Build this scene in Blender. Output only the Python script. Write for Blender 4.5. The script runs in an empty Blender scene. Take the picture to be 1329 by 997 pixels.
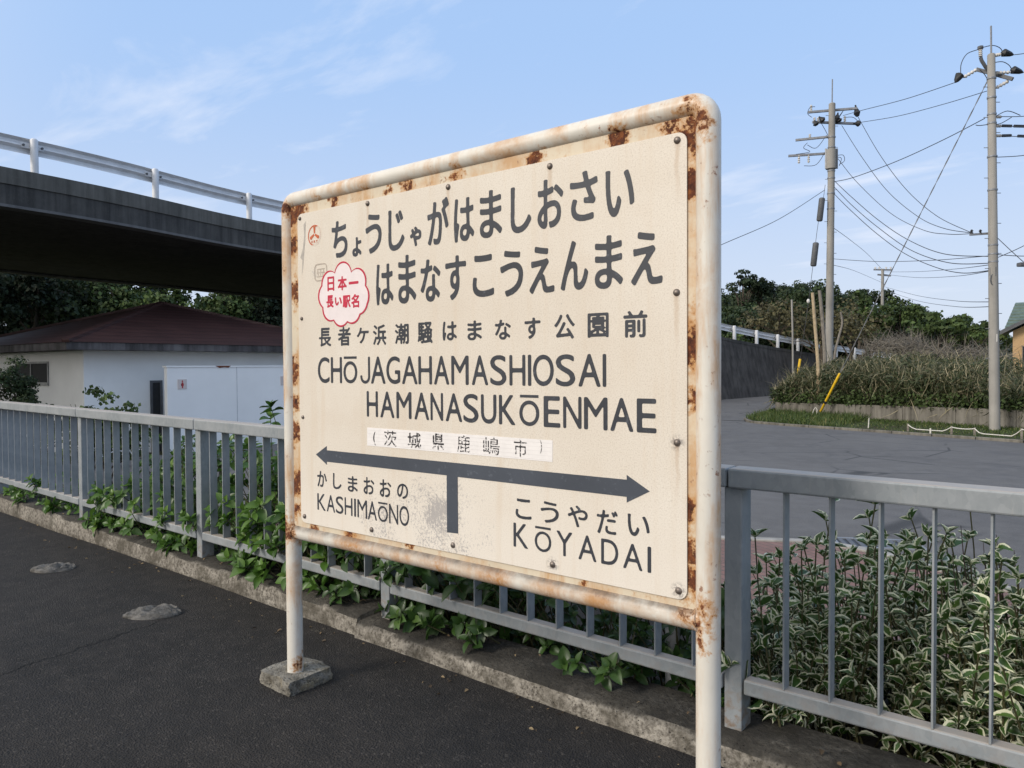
import bpy, bmesh, math, random
import numpy as np
from mathutils import Vector, Matrix
R = math.radians
rng = np.random.default_rng(7)
random.seed(7)
scene = bpy.context.scene
COL = scene.collection

# ------------------------------------------------------------------ camera
YAW, PITCH, ROLL, FPX = R(38.5489), R(-1.3553), R(-0.3351), 973.57
PW_, PH_ = 1329.0, 997.0
EYE = Vector((0, 0, 1.6))
FW = Vector((-math.sin(YAW)*math.cos(PITCH), math.cos(YAW)*math.cos(PITCH), math.sin(PITCH)))
RT0 = Vector((math.cos(YAW), math.sin(YAW), 0)); UP0 = RT0.cross(FW)
RT = RT0*math.cos(ROLL) + UP0*math.sin(ROLL); UP = UP0*math.cos(ROLL) - RT0*math.sin(ROLL)
cam_d = bpy.data.cameras.new("camera"); cam = bpy.data.objects.new("camera", cam_d); COL.objects.link(cam)
cam_d.sensor_width = 36; cam_d.lens = FPX/PW_*36; cam_d.clip_end = 3000; cam_d.clip_start = .05
cam.matrix_world = Matrix(((RT.x, UP.x, -FW.x, EYE.x), (RT.y, UP.y, -FW.y, EYE.y), (RT.z, UP.z, -FW.z, EYE.z), (0, 0, 0, 1)))
scene.camera = cam

# ------------------------------------------------------------------ sky, sun, exposure
SUN_EL, SUN_AZ = R(30), (-.36, -.93)          # where the sun stands: direction towards it, seen from above
SKY_STRENGTH, SUN_STRENGTH, EXPOSURE = .115, 2.0, .20
sx, sy = SUN_AZ; sl = math.hypot(sx, sy); sx, sy = sx/sl, sy/sl
world = bpy.data.worlds.new("World"); scene.world = world; world.use_nodes = True
wt = world.node_tree; wt.nodes.clear()
def wn(t, **k):
    n = wt.nodes.new(t)
    for a, b in k.items(): setattr(n, a, b)
    return n
sky = wn('ShaderNodeTexSky', sky_type='NISHITA', sun_disc=False, sun_elevation=SUN_EL,
         sun_rotation=math.atan2(sx, sy), air_density=1.0, dust_density=1.2, ozone_density=1.6)
bg = wn('ShaderNodeBackground'); out = wn('ShaderNodeOutputWorld'); bg.inputs[1].default_value = SKY_STRENGTH
tc = wn('ShaderNodeTexCoord')
sepw = wn('ShaderNodeSeparateXYZ'); wt.links.new(tc.outputs['Generated'], sepw.inputs[0])
# thin cirrus: noise stretched on a plane high above (direction divided by its height)
addz = wn('ShaderNodeMath', operation='MAXIMUM'); addz.inputs[1].default_value = .04; wt.links.new(sepw.outputs[2], addz.inputs[0])
addz2 = wn('ShaderNodeMath', operation='ADD'); addz2.inputs[1].default_value = .12; wt.links.new(addz.outputs[0], addz2.inputs[0])
div = wn('ShaderNodeVectorMath', operation='DIVIDE'); cmb = wn('ShaderNodeCombineXYZ')
for i in range(3): wt.links.new(addz2.outputs[0], cmb.inputs[i])
wt.links.new(tc.outputs['Generated'], div.inputs[0]); wt.links.new(cmb.outputs[0], div.inputs[1])
mp = wn('ShaderNodeMapping'); mp.inputs['Rotation'].default_value = (0, 0, R(52)); mp.inputs['Scale'].default_value = (.8, 1.9, 1)
mp.inputs['Location'].default_value = (5.35, 2.2, 0)
wt.links.new(div.outputs[0], mp.inputs[0])
no = wn('ShaderNodeTexNoise'); no.inputs['Scale'].default_value = 1.7; no.inputs['Detail'].default_value = 9; no.inputs['Roughness'].default_value = .58
no.inputs['Distortion'].default_value = .35
wt.links.new(mp.outputs[0], no.inputs[0])
cr = wn('ShaderNodeValToRGB'); cr.color_ramp.elements[0].position = .54; cr.color_ramp.elements[1].position = .74
wt.links.new(no.outputs[0], cr.inputs[0])
cm = wn('ShaderNodeMath', operation='MULTIPLY'); cm.inputs[1].default_value = .55; wt.links.new(cr.outputs[0], cm.inputs[0])
# the thin veil every evening sky carries: pale everywhere, more so low down
hz = wn('ShaderNodeMapRange'); hz.inputs[1].default_value = 0; hz.inputs[2].default_value = .5; hz.inputs[3].default_value = .88; hz.inputs[4].default_value = .85
wt.links.new(sepw.outputs[2], hz.inputs[0])
mx0 = wn('ShaderNodeMix', data_type='RGBA'); wt.links.new(hz.outputs[0], mx0.inputs[0]); wt.links.new(sky.outputs[0], mx0.inputs[6])
vg = wn('ShaderNodeMapRange', interpolation_type='SMOOTHSTEP'); vg.inputs[1].default_value = -.02; vg.inputs[2].default_value = .42; wt.links.new(sepw.outputs[2], vg.inputs[0])
vc = wn('ShaderNodeMix', data_type='RGBA'); wt.links.new(vg.outputs[0], vc.inputs[0]); vc.inputs[6].default_value = (5.3, 5.85, 7.0, 1); vc.inputs[7].default_value = (3.35, 4.95, 7.7, 1)
wt.links.new(vc.outputs[2], mx0.inputs[7])
mx = wn('ShaderNodeMix', data_type='RGBA'); wt.links.new(cm.outputs[0], mx.inputs[0]); wt.links.new(mx0.outputs[2], mx.inputs[6])
mx.inputs[7].default_value = (6.6, 7.0, 7.9, 1)
# the half of the sky round the veiled sun is milky white
sd_ = wn('ShaderNodeVectorMath', operation='DOT_PRODUCT'); wt.links.new(tc.outputs['Generated'], sd_.inputs[0])
sd_.inputs[1].default_value = (sx*math.cos(SUN_EL), sy*math.cos(SUN_EL), math.sin(SUN_EL))
gl = wn('ShaderNodeMapRange', interpolation_type='SMOOTHSTEP'); gl.inputs[1].default_value = .12; gl.inputs[2].default_value = .98; gl.inputs[4].default_value = .9
wt.links.new(sd_.outputs['Value'], gl.inputs[0])
mg = wn('ShaderNodeMix', data_type='RGBA'); wt.links.new(gl.outputs[0], mg.inputs[0]); wt.links.new(mx.outputs[2], mg.inputs[6]); mg.inputs[7].default_value = (10.5, 9.9, 9.0, 1)
wt.links.new(mg.outputs[2], bg.inputs[0]); wt.links.new(bg.outputs[0], out.inputs[0])

sun_d = bpy.data.lights.new("sun", 'SUN'); sun = bpy.data.objects.new("sun", sun_d); COL.objects.link(sun)
sun_d.energy = SUN_STRENGTH; sun_d.angle = R(14); sun_d.color = (1, .925, .83)
sun.rotation_euler = Vector((-sx*math.cos(SUN_EL), -sy*math.cos(SUN_EL), -math.sin(SUN_EL))).to_track_quat('-Z', 'Y').to_euler()
sun.location = (-20, -30, 25)
vs = scene.view_settings; vs.view_transform = 'Standard'; vs.look = 'None'; vs.exposure = EXPOSURE; vs.gamma = 1; vs.use_curve_mapping = False

# ------------------------------------------------------------------ helpers
def ray(u, v): return FW + RT*((u-PW_/2)/FPX) - UP*((v-PH_/2)/FPX)
def at(u, v, d): return EYE + ray(u, v)*d                    # the place d metres out along the view
def onz(u, v, z): q = ray(u, v); return EYE + q*((z-1.6)/q.z)   # the place at height z

class NT:
    def __init__(s, name):
        s.m = bpy.data.materials.new(name); s.m.use_nodes = True; s.t = s.m.node_tree
        s.b = s.t.nodes['Principled BSDF']; s.tc = None
    def node(s, t, **k):
        n = s.t.nodes.new(t)
        for a, b in k.items(): setattr(n, a, b)
        return n
    def put(s, sock, v):
        if v is None: return
        if isinstance(v, (int, float)):
            try: sock.default_value = v
            except TypeError: sock.default_value = (v, v, v)
        elif isinstance(v, (tuple, list)):
            if len(sock.default_value) == 4 and len(v) == 3: v = tuple(v)+(1,)
            sock.default_value = v
        else: s.t.links.new(v, sock)
    def co(s, scale=None, rot=None, kind='Object', loc=None):
        if s.tc is None: s.tc = s.node('ShaderNodeTexCoord')
        o = s.tc.outputs[kind]
        if scale is None and rot is None and loc is None: return o
        m = s.node('ShaderNodeMapping'); s.t.links.new(o, m.inputs[0])
        if scale is not None: m.inputs['Scale'].default_value = scale if isinstance(scale, tuple) else (scale,)*3
        if rot is not None: m.inputs['Rotation'].default_value = rot
        if loc is not None: m.inputs['Location'].default_value = loc
        return m.outputs[0]
    def noise(s, scale, detail=4, rough=.5, vec=None, dist=0, color=False):
        n = s.node('ShaderNodeTexNoise'); s.put(n.inputs['Vector'], vec if vec is not None else s.co())
        n.inputs['Scale'].default_value = scale; n.inputs['Detail'].default_value = detail
        n.inputs['Roughness'].default_value = rough; n.inputs['Distortion'].default_value = dist
        return n.outputs['Color' if color else 'Fac']
    def voro(s, scale, vec=None, feature='F1', out='Distance'):
        n = s.node('ShaderNodeTexVoronoi', feature=feature); s.put(n.inputs['Vector'], vec if vec is not None else s.co())
        n.inputs['Scale'].default_value = scale
        return n.outputs[out]
    def ramp(s, f, *st):
        n = s.node('ShaderNodeValToRGB'); e = n.color_ramp.elements
        while len(e) < len(st): e.new(.5)
        for el, (p, c) in zip(e, st):
            el.position = p; el.color = (c, c, c, 1) if isinstance(c, (int, float)) else tuple(c)+(1,)
        s.put(n.inputs[0], f); return n.outputs[0]
    def mix(s, f, a, b, mode='MIX'):
        n = s.node('ShaderNodeMix', data_type='RGBA', blend_type=mode)
        s.put(n.inputs[0], f); s.put(n.inputs[6], a); s.put(n.inputs[7], b); return n.outputs[2]
    def math(s, op, a, b=None, clamp=False):
        n = s.node('ShaderNodeMath', operation=op, use_clamp=clamp); s.put(n.inputs[0], a)
        if b is not None: s.put(n.inputs[1], b)
        return n.outputs[0]
    def dist(s, p, vec=None):
        n = s.node('ShaderNodeVectorMath', operation='DISTANCE'); s.put(n.inputs[0], vec if vec is not None else s.co()); n.inputs[1].default_value = p
        return n.outputs['Value']
    def sep(s, vec=None):
        n = s.node('ShaderNodeSeparateXYZ'); s.put(n.inputs[0], vec if vec is not None else s.co()); return n.outputs
    def attr(s, name):
        n = s.node('ShaderNodeAttribute', attribute_name=name); return n.outputs['Fac']
    def bump(s, h, strength=.3, d=.01):
        n = s.node('ShaderNodeBump'); s.put(n.inputs['Height'], h); n.inputs['Strength'].default_value = strength; n.inputs['Distance'].default_value = d
        s.t.links.new(n.outputs[0], s.b.inputs['Normal'])
    def done(s, col, rough=.6, metal=0, spec=.5):
        s.put(s.b.inputs['Base Color'], col); s.put(s.b.inputs['Roughness'], rough); s.put(s.b.inputs['Metallic'], metal)
        s.put(s.b.inputs['Specular IOR Level'], spec); return s.m

def simple(name, c, rough=.6, var=.25, scale=6, bump=0, spec=.4, metal=0):
    n = NT(name); f = n.noise(scale, 5, .6)
    lo = tuple(x*(1-var) for x in c); hi = tuple(min(1, x*(1+var)) for x in c)
    if bump: n.bump(n.noise(scale*6, 4, .6), bump, .01)
    return n.done(n.ramp(f, (.3, lo), (.7, hi)), rough, metal, spec)

class MB:                                       # collects faces in world coordinates, becomes one mesh object
    def __init__(s): s.v = []; s.f = []
    def add(s, vs, fs):
        o = len(s.v); s.v += [tuple(p) for p in vs]; s.f += [tuple(i+o for i in f) for f in fs]; return s
    def box(s, a, b, M=None):
        (x0, y0, z0), (x1, y1, z1) = a, b
        vs = [Vector(p) for p in ((x0,y0,z0),(x1,y0,z0),(x1,y1,z0),(x0,y1,z0),(x0,y0,z1),(x1,y0,z1),(x1,y1,z1),(x0,y1,z1))]
        if M is not None: vs = [M @ p for p in vs]
        return s.add(vs, [(0,3,2,1),(4,5,6,7),(0,1,5,4),(1,2,6,5),(2,3,7,6),(3,0,4,7)])
    def bar(s, p, q, w, h, up=(0, 0, 1)):       # box of width w, height h from p to q
        p, q = Vector(p), Vector(q); d = (q-p).normalized(); u = Vector(up)
        if abs(d.dot(u)) > .99: u = Vector((0, 1, 0))
        sd = d.cross(u).normalized(); u = sd.cross(d)
        vs = [c + sd*a*w/2 + u*b*h/2 for c in (p, q) for a, b in ((-1,-1),(1,-1),(1,1),(-1,1))]
        return s.add(vs, [(0,3,2,1),(4,5,6,7),(0,1,5,4),(1,2,6,5),(2,3,7,6),(3,0,4,7)][0:0] + [(0,1,2,3),(7,6,5,4),(0,4,5,1),(1,5,6,2),(2,6,7,3),(3,7,4,0)])
    def tube(s, pts, r, n=10, caps=True):
        pts = [Vector(p) for p in pts]; rs = r if isinstance(r, (list, tuple)) else [r]*len(pts)
        prev = None; rings = []
        for i, p in enumerate(pts):
            d = (pts[min(i+1, len(pts)-1)] - pts[max(i-1, 0)]).normalized()
            if prev is None:
                u = Vector((0, 0, 1)) if abs(d.z) < .9 else Vector((1, 0, 0)); u = (u - d*u.dot(d)).normalized()
            else: u = (prev - d*prev.dot(d)).normalized()
            prev = u; w = d.cross(u)
            rings.append([p + (u*math.cos(2*math.pi*k/n) + w*math.sin(2*math.pi*k/n))*rs[i] for k in range(n)])
        vs = [q for g in rings for q in g]
        fs = [(i*n+k, i*n+(k+1) % n, (i+1)*n+(k+1) % n, (i+1)*n+k) for i in range(len(pts)-1) for k in range(n)]
        if caps: fs += [tuple(range(n-1, -1, -1)), tuple(range((len(pts)-1)*n, len(pts)*n))]
        return s.add(vs, fs)
    def prism(s, poly, ext):                    # planar polygon (list of 3-D points) pushed along ext
        n = len(poly); e = Vector(ext); vs = [Vector(p) for p in poly] + [Vector(p)+e for p in poly]
        return s.add(vs, [tuple(range(n-1, -1, -1)), tuple(range(n, 2*n))] + [(i, (i+1) % n, n+(i+1) % n, n+i) for i in range(n)])
    def sweep(s, path, prof, side):             # closed profile (offset along side, z) swept along a path
        n = len(prof); vs = []
        for p, sd in zip(path, side):
            for a, b in prof: vs.append(Vector(p) + Vector(sd)*a + Vector((0, 0, b)))
        fs = [(i*n+k, (i+1)*n+k, (i+1)*n+(k+1) % n, i*n+(k+1) % n) for i in range(len(path)-1) for k in range(n)]
        m = (len(path)-1)*n
        return s.add(vs, fs + [tuple(range(n)), tuple(range(m+n-1, m-1, -1))])
    def blob(s, c, r, seed=0, rough=.2, n=2):
        bm = bmesh.new(); bmesh.ops.create_icosphere(bm, subdivisions=n, radius=1)
        rr = np.random.default_rng(seed); k = rr.normal(size=(6, 3)); ph = rr.uniform(0, 6, 6)
        vs = []
        for v in bm.verts:
            q = np.array(v.co); a = 1 + rough*np.mean(np.sin(k@q*2.2+ph))*1.6
            vs.append((c[0]+q[0]*r[0]*a, c[1]+q[1]*r[1]*a, c[2]+q[2]*r[2]*a))
        fs = [tuple(v.index for v in f.verts) for f in bm.faces]; bm.free()
        return s.add(vs, fs)

def wloc(o):
    p = Vector((0, 0, 0))
    while o is not None: p += o.location; o = o.parent
    return p
def tag(o, label=None, cat=None, group=None, kind=None):
    for k, v in (('label', label), ('category', cat), ('group', group), ('kind', kind)):
        if v: o[k] = v
    return o
def thing(name, loc, label, cat, group=None):
    o = bpy.data.objects.new(name, None); COL.objects.link(o); o.location = loc; o.empty_display_size = .2
    return tag(o, label, cat, group)
def link(name, me, mat, parent, origin):
    o = bpy.data.objects.new(name, me); COL.objects.link(o)
    if mat is not None: me.materials.append(mat)
    if parent is not None: o.parent = parent; o.location = (0, 0, 0)
    else: o.location = origin
    return o
def obj(name, mb, mat, parent=None, smooth=False, bevel=0, seg=2, fix=True):
    v = np.array([tuple(p) for p in mb.v], float)
    org = np.array(wloc(parent)) if parent is not None else np.array([(v[:, 0].min()+v[:, 0].max())/2, (v[:, 1].min()+v[:, 1].max())/2, v[:, 2].min()])
    me = bpy.data.meshes.new(name); me.from_pydata([tuple(p) for p in v-org], [], mb.f); me.update()
    if fix:
        bm = bmesh.new(); bm.from_mesh(me); bmesh.ops.recalc_face_normals(bm, faces=bm.faces); bm.to_mesh(me); bm.free()
    if smooth:
        me.shade_smooth()
        try: me.set_sharp_from_angle(angle=R(40))
        except Exception: pass
    o = link(name, me, mat, parent, tuple(org))
    if bevel:
        m = o.modifiers.new('edge', 'BEVEL'); m.width = bevel; m.segments = seg; m.limit_method = 'ANGLE'; m.angle_limit = R(35)
    return o

# ---- leaves: many small faces as one mesh, each with a random number and a (u,v) on the leaf
def T_leaf(nv=4, fold=.22, droop=.18, shape=lambda t: math.sin(math.pi*t**.8)**.9):
    vs = []; uv = []
    for i in range(nv+1):
        t = i/nv; w = max(shape(t), .02)
        for x in (-1, 0, 1):
            vs.append((x*w, t, (abs(x)*w*fold) - droop*t*t)); uv.append((x, t))
    fs = []
    for i in range(nv):
        a = i*3; fs += [(a, a+1, a+4, a+3), (a+1, a+2, a+5, a+4)]
    return np.array(vs), np.array(fs), np.array(uv)
def T_card():
    vs = [(0, 0, 0), (.5, .5, .06), (0, 1, -.1), (-.5, .5, .06)]
    return np.array(vs, float), np.array([(0, 1, 2, 3)]), np.array([(0, 0), (1, .5), (0, 1), (-1, .5)], float)
def T_blade(nv=3, bend=.5):
    vs = []; uv = []
    for i in range(nv+1):
        t = i/nv; w = .5*(1-t**2.5)+.04
        for x in (-1, 1): vs.append((x*w, t*(1-.15*t), -bend*t*t)); uv.append((x, t))
    fs = [(2*i, 2*i+1, 2*i+3, 2*i+2) for i in range(nv)]
    return np.array(vs), np.array(fs), np.array(uv)
def unit(a): return a/np.maximum(np.linalg.norm(a, axis=1, keepdims=True), 1e-9)
def leaves(name, T, P, D, N, L, Wd, rnd, mat, parent=None):
    tv, tf, tu = T; n = len(P); m = len(tv)
    D = unit(D); S = unit(np.cross(D, N)); N2 = np.cross(S, D)
    V = (P[:, None, :] + D[:, None, :]*(tv[None, :, 1:2]*L[:, None, None]) + S[:, None, :]*(tv[None, :, 0:1]*Wd[:, None, None]) + N2[:, None, :]*(tv[None, :, 2:3]*L[:, None, None])).reshape(-1, 3)
    Fc = (tf[None] + (np.arange(n)*m)[:, None, None]).reshape(-1, 4)
    org = np.array(wloc(parent)) if parent is not None else np.array([(V[:, 0].min()+V[:, 0].max())/2, (V[:, 1].min()+V[:, 1].max())/2, V[:, 2].min()])
    V = V-org; me = bpy.data.meshes.new(name)
    me.vertices.add(len(V)); me.vertices.foreach_set('co', V.astype(np.float32).ravel())
    me.loops.add(Fc.size); me.loops.foreach_set('vertex_index', Fc.astype(np.int32).ravel())
    me.polygons.add(len(Fc)); me.polygons.foreach_set('loop_start', (np.arange(len(Fc))*4).astype(np.int32))
    me.polygons.foreach_set('loop_total', np.full(len(Fc), 4, np.int32))
    for nm, val in (('rnd', np.repeat(rnd, m)), ('lu', np.tile(tu[:, 0], n)), ('lv', np.tile(tu[:, 1], n))):
        a = me.attributes.new(nm, 'FLOAT', 'POINT'); a.data.foreach_set('value', val.astype(np.float32))
    me.polygons.foreach_set('use_smooth', np.ones(len(Fc), bool))
    me.update(); me.validate()
    return link(name, me, mat, parent, tuple(org))

def leaf_mat(name, stops, rough=.45, trans=.25, margin=None, spec=.5):
    n = NT(name); r = n.attr('rnd'); col = n.ramp(r, *stops)
    if margin:
        cream, wid = margin
        u = n.math('ABSOLUTE', n.attr('lu')); nz = n.noise(60, 3, .6)
        lv = n.math('ABSOLUTE', n.math('SUBTRACT', n.attr('lv'), .45))
        e = n.math('ADD', n.math('ADD', u, n.math('MULTIPLY', lv, .55)), n.math('MULTIPLY', n.math('SUBTRACT', nz, .5), .7))
        e = n.math('ADD', e, n.math('MULTIPLY', n.math('SUBTRACT', n.attr('rnd'), .5), .35))
        f = n.ramp(e, (wid-.05, 0), (wid+.05, 1)); col = n.mix(f, col, cream)
    else:
        vein = n.ramp(n.math('ABSOLUTE', n.attr('lu')), (.0, 1.25), (.12, 1.0)); col = n.mix(1, col, vein, 'MULTIPLY')
    m = n.done(col, rough, 0, spec)
    if trans:
        tr = n.node('ShaderNodeBsdfTranslucent'); ms = n.node('ShaderNodeMixShader'); ms.inputs[0].default_value = trans
        n.put(tr.inputs[0], col); o = n.t.nodes['Material Output']
        n.t.links.new(n.b.outputs[0], ms.inputs[1]); n.t.links.new(tr.outputs[0], ms.inputs[2]); n.t.links.new(ms.outputs[0], o.inputs[0])
    return m
def npos(n): return n.node('ShaderNodeNewGeometry').outputs['Position']
def nnor(n): return n.node('ShaderNodeNewGeometry').outputs['Normal']
def zramp(n, v, a, b):                           # 0 at a, 1 at b
    m = n.node('ShaderNodeMapRange', interpolation_type='SMOOTHSTEP'); n.put(m.inputs[0], v)
    m.inputs[1].default_value = min(a, b); m.inputs[2].default_value = max(a, b)
    m.inputs[3].default_value = 0 if a < b else 1; m.inputs[4].default_value = 1 if a < b else 0
    return m.outputs[0]
def g_rise(x): return max(0.0, .0065*(-1.2-x))   # the platform climbs a little to the left
def fence_y(x): return 2.97 + .008*max(0.0, -1.2-x)

# ------------------------------------------------------------------ materials of the setting
def m_platform():
    n = NT('old asphalt'); p = npos(n)
    big = n.noise(.9, 5, .6, p); mid = n.noise(7, 5, .65, p); fine = n.noise(170, 3, .7, p); v = n.voro(115, p)
    col = n.ramp(big, (.3, (.0115, .0104, .0097)), (.7, (.0225, .0202, .0186)))
    col = n.mix(n.ramp(mid, (.42, 0), (.70, .7)), col, (.038, .033, .029))
    col = n.mix(n.ramp(n.sep(n.voro(95, p, out='Color'))[0], (.90, 0), (.985, .5)), col, (.095, .084, .074))
    col = n.mix(n.ramp(n.noise(2.6, 6, .6, p), (.5, 0), (.7, .45)), col, (.016, .0155, .016))
    col = n.mix(n.ramp(fine, (.35, .55), (.5, 0)), col, (.010, .010, .010))
    # a long hairline crack across the left
    a = onz(-60, 905, 0); b = onz(250, 796, 0); d = (b-a).normalized(); nv = Vector((-d.y, d.x, 0))
    wob = n.node('ShaderNodeVectorMath', operation='ADD'); n.put(wob.inputs[0], p)
    sc = n.node('ShaderNodeVectorMath', operation='SCALE'); n.put(sc.inputs[0], n.noise(5, 6, .65, p, color=True)); sc.inputs['Scale'].default_value = .22
    n.put(wob.inputs[1], sc.outputs[0])
    sb = n.node('ShaderNodeVectorMath', operation='SUBTRACT'); n.put(sb.inputs[0], wob.outputs[0]); sb.inputs[1].default_value = (a.x+.11, a.y+.11, .11)
    def dot(vec):
        q = n.node('ShaderNodeVectorMath', operation='DOT_PRODUCT'); n.put(q.inputs[0], sb.outputs[0]); q.inputs[1].default_value = tuple(vec); return q.outputs['Value']
    across = n.math('ABSOLUTE', dot(nv)); along = dot(d)
    ln = (b-a).length
    inside = n.math('MULTIPLY', zramp(n, along, 0, .2), zramp(n, along, ln, ln-.4))
    crack = n.math('MULTIPLY', zramp(n, across, .013, .003), inside)
    col = n.mix(crack, col, (.006, .006, .006))
    h = n.math('ADD', n.math('MULTIPLY', v, .8), n.math('MULTIPLY', mid, 1.2)); h = n.math('SUBTRACT', h, n.math('MULTIPLY', crack, 2.5))
    n.bump(h, .8, .010)
    return n.done(col, n.ramp(fine, (.3, .95), (.7, .68)), 0, .35)
def m_curb():
    n = NT('weathered kerb concrete'); p = npos(n)
    f = n.noise(5, 8, .68, p); g = n.noise(38, 5, .7, p); pit = n.voro(48, p)
    col = n.ramp(f, (.3, (.22, .20, .17)), (.7, (.44, .405, .35)))
    col = n.mix(n.ramp(g, (.38, .9), (.58, 0)), col, (.085, .075, .06))
    nz = n.sep(nnor(n))[2]
    grime = n.math('MULTIPLY', zramp(n, nz, .3, .85), n.ramp(n.noise(4.2, 8, .72, p), (.44, .96), (.62, .78), (.72, .25)))
    col = n.mix(grime, col, (.036, .033, .028))
    foot = n.math('MULTIPLY', n.math('SUBTRACT', 1, zramp(n, nz, .3, .7)), n.ramp(n.noise(4, 6, .7, p), (.46, 0), (.62, .85)))
    col = n.mix(foot, col, (.085, .075, .058))
    col = n.mix(n.ramp(pit, (.06, .8), (.16, 0)), col, (.05, .045, .04))
    n.bump(n.math('ADD', n.math('MULTIPLY', g, 1.0), n.math('MULTIPLY', n.ramp(pit, (.05, 0), (.22, 1)), .5)), 1.0, .014)
    return n.done(col, .9, 0, .25)
def m_footing():
    n = NT('mossy footing concrete'); p = npos(n)
    f = n.noise(14, 8, .7, p); g = n.noise(60, 5, .7, p); pit = n.voro(70, p)
    col = n.ramp(f, (.3, (.10, .092, .075)), (.68, (.34, .32, .28)))
    col = n.mix(n.ramp(n.noise(9, 5, .6, p), (.5, 0), (.66, .6)), col, (.24, .19, .10))
    col = n.mix(n.ramp(g, (.34, .75), (.52, 0)), col, (.045, .042, .035))
    n.bump(n.math('ADD', g, n.ramp(pit, (.03, 0), (.3, 1))), .9, .012)
    return n.done(col, .95, 0, .2)
def m_galv():
    n = NT('galvanised steel'); c = n.co()
    sp = n.voro(55, n.co(scale=(1, 1, .6)), out='Color'); f = n.noise(6, 6, .6, c)
    col = n.ramp(n.sep(sp)[0], (0, (.225, .250, .266)), (1, (.268, .292, .308)))
    col = n.mix(n.ramp(f, (.4, 0), (.72, .45)), col, (.40, .41, .425))
    col = n.mix(n.ramp(n.noise(3, 7, .7, n.co(scale=(1, 1, .3))), (.6, 0), (.78, .45)), col, (.20, .205, .215))
    nz = n.sep(nnor(n))[2]
    col = n.mix(n.math('MULTIPLY', zramp(n, nz, .6, .95), n.ramp(n.noise(11, 6, .7), (.25, .9), (.75, .45))), col, (.44, .37, .30))
    pz = n.sep(npos(n))[2]; foot = n.math('MULTIPLY', zramp(n, pz, .36, .12), n.ramp(n.noise(24, 6, .7), (.46, 0), (.62, .8)))
    col = n.mix(foot, col, (.20, .13, .075))
    run = n.math('MULTIPLY', n.ramp(n.noise(5, 6, .7, n.co(scale=(6, 6, .35))), (.55, 0), (.72, .5)), zramp(n, pz, .2, .5))
    col = n.mix(run, col, (.36, .355, .34))
    n.bump(n.noise(70, 4, .6), .12, .003)
    return n.done(col, n.ramp(f, (.3, .52), (.7, .66)), .12, .45)
def m_road():
    n = NT('road asphalt'); p = npos(n)
    f = n.noise(.25, 6, .6, p); g = n.noise(3, 6, .6, p); v = n.noise(60, 3, .7, p)
    col = n.ramp(f, (.3, (.100, .096, .093)), (.7, (.150, .145, .140)))
    col = n.mix(n.ramp(g, (.42, 0), (.7, .6)), col, (.165, .16, .158)); col = n.mix(n.ramp(n.noise(.8, 5, .7, p, 1.5), (.52, 0), (.68, .55)), col, (.085, .084, .088)); col = n.mix(n.ramp(v, (.35, .5), (.55, 0)), col, (.05, .05, .053))
    cr = n.voro(.42, n.co(kind='Object'), 'DISTANCE_TO_EDGE'); 
    col = n.mix(n.math('MULTIPLY', n.ramp(cr, (.006, 1), (.016, 0)), n.ramp(n.noise(.5, 3, .5, p), (.46, 0), (.56, .8))), col, (.035, .035, .036))
    n.bump(v, .4, .006)
    return n.done(col, .85, 0, .35)
def m_ground():
    n = NT('bare earth and weeds'); p = npos(n)
    f = n.noise(.5, 7, .65, p); col = n.ramp(f, (.35, (.06, .05, .032)), (.6, (.045, .06, .022)), (.8, (.03, .05, .015)))
    n.bump(n.noise(9, 6, .7, p), .8, .05); return n.done(col, .95, 0, .2)
def m_brick():
    n = NT('brick paving'); b = n.node('ShaderNodeTexBrick'); n.put(b.inputs[0], n.co(rot=(0, 0, R(27))))
    b.inputs['Scale'].default_value = 1; b.inputs['Brick Width'].default_value = .2; b.inputs['Row Height'].default_value = .1
    b.inputs['Mortar Size'].default_value = .006; b.inputs['Color1'].default_value = (.19, .105, .09, 1); b.inputs['Color2'].default_value = (.24, .14, .12, 1)
    b.inputs['Mortar'].default_value = (.10, .085, .075, 1)
    col = n.mix(n.ramp(n.noise(4, 6, .7), (.4, 0), (.7, .5)), b.outputs[0], (.17, .13, .115))
    n.bump(n.math('SUBTRACT', 1, b.outputs['Fac']), .4, .005); return n.done(col, .85, 0, .3)
def m_wallconc(name, lo, hi, streak=.6):
    n = NT(name); p = npos(n)
    f = n.noise(1.3, 7, .65, p); v = n.node('ShaderNodeMapping'); n.put(v.inputs[0], p); v.inputs['Scale'].default_value = (3, 3, .22)
    s = n.noise(1.6, 6, .65, v.outputs[0]); g = n.noise(25, 4, .6, p)
    col = n.ramp(f, (.3, lo), (.7, hi)); col = n.mix(n.math('MULTIPLY', n.ramp(s, (.42, 0), (.66, 1)), streak), col, tuple(x*.4 for x in lo))
    col = n.mix(n.ramp(g, (.55, 0), (.8, .35)), col, hi); n.bump(g, .25, .01)
    return n.done(col, .9, 0, .25)
M = {}
M['platform'] = m_platform(); M['curb'] = m_curb(); M['footing'] = m_footing(); M['galv'] = m_galv(); M['road'] = m_road()
M['ground'] = m_ground(); M['brick'] = m_brick()
M['bridge'] = m_wallconc('stained bridge concrete', (.055, .055, .056), (.115, .112, .105)); M['soffit'] = m_wallconc('dark soffit concrete', (.055, .055, .058), (.095, .093, .092), .5)  # soffit: darker concrete tone for the deck and abutment
M['ledge'] = m_wallconc('pale drip edge', (.12, .12, .125), (.18, .18, .18), .3)
M['pier'] = m_wallconc('bridge pier concrete', (.13, .12, .11), (.20, .19, .17), .4)
M['retwall'] = m_wallconc('dark retaining wall', (.055, .052, .052), (.10, .095, .09), .7)
M['lowwall'] = m_wallconc('low garden wall concrete', (.15, .14, .12), (.25, .235, .205), .75)
M['pole'] = m_wallconc('utility pole concrete', (.27, .26, .24), (.36, .345, .32), .25)
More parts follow.
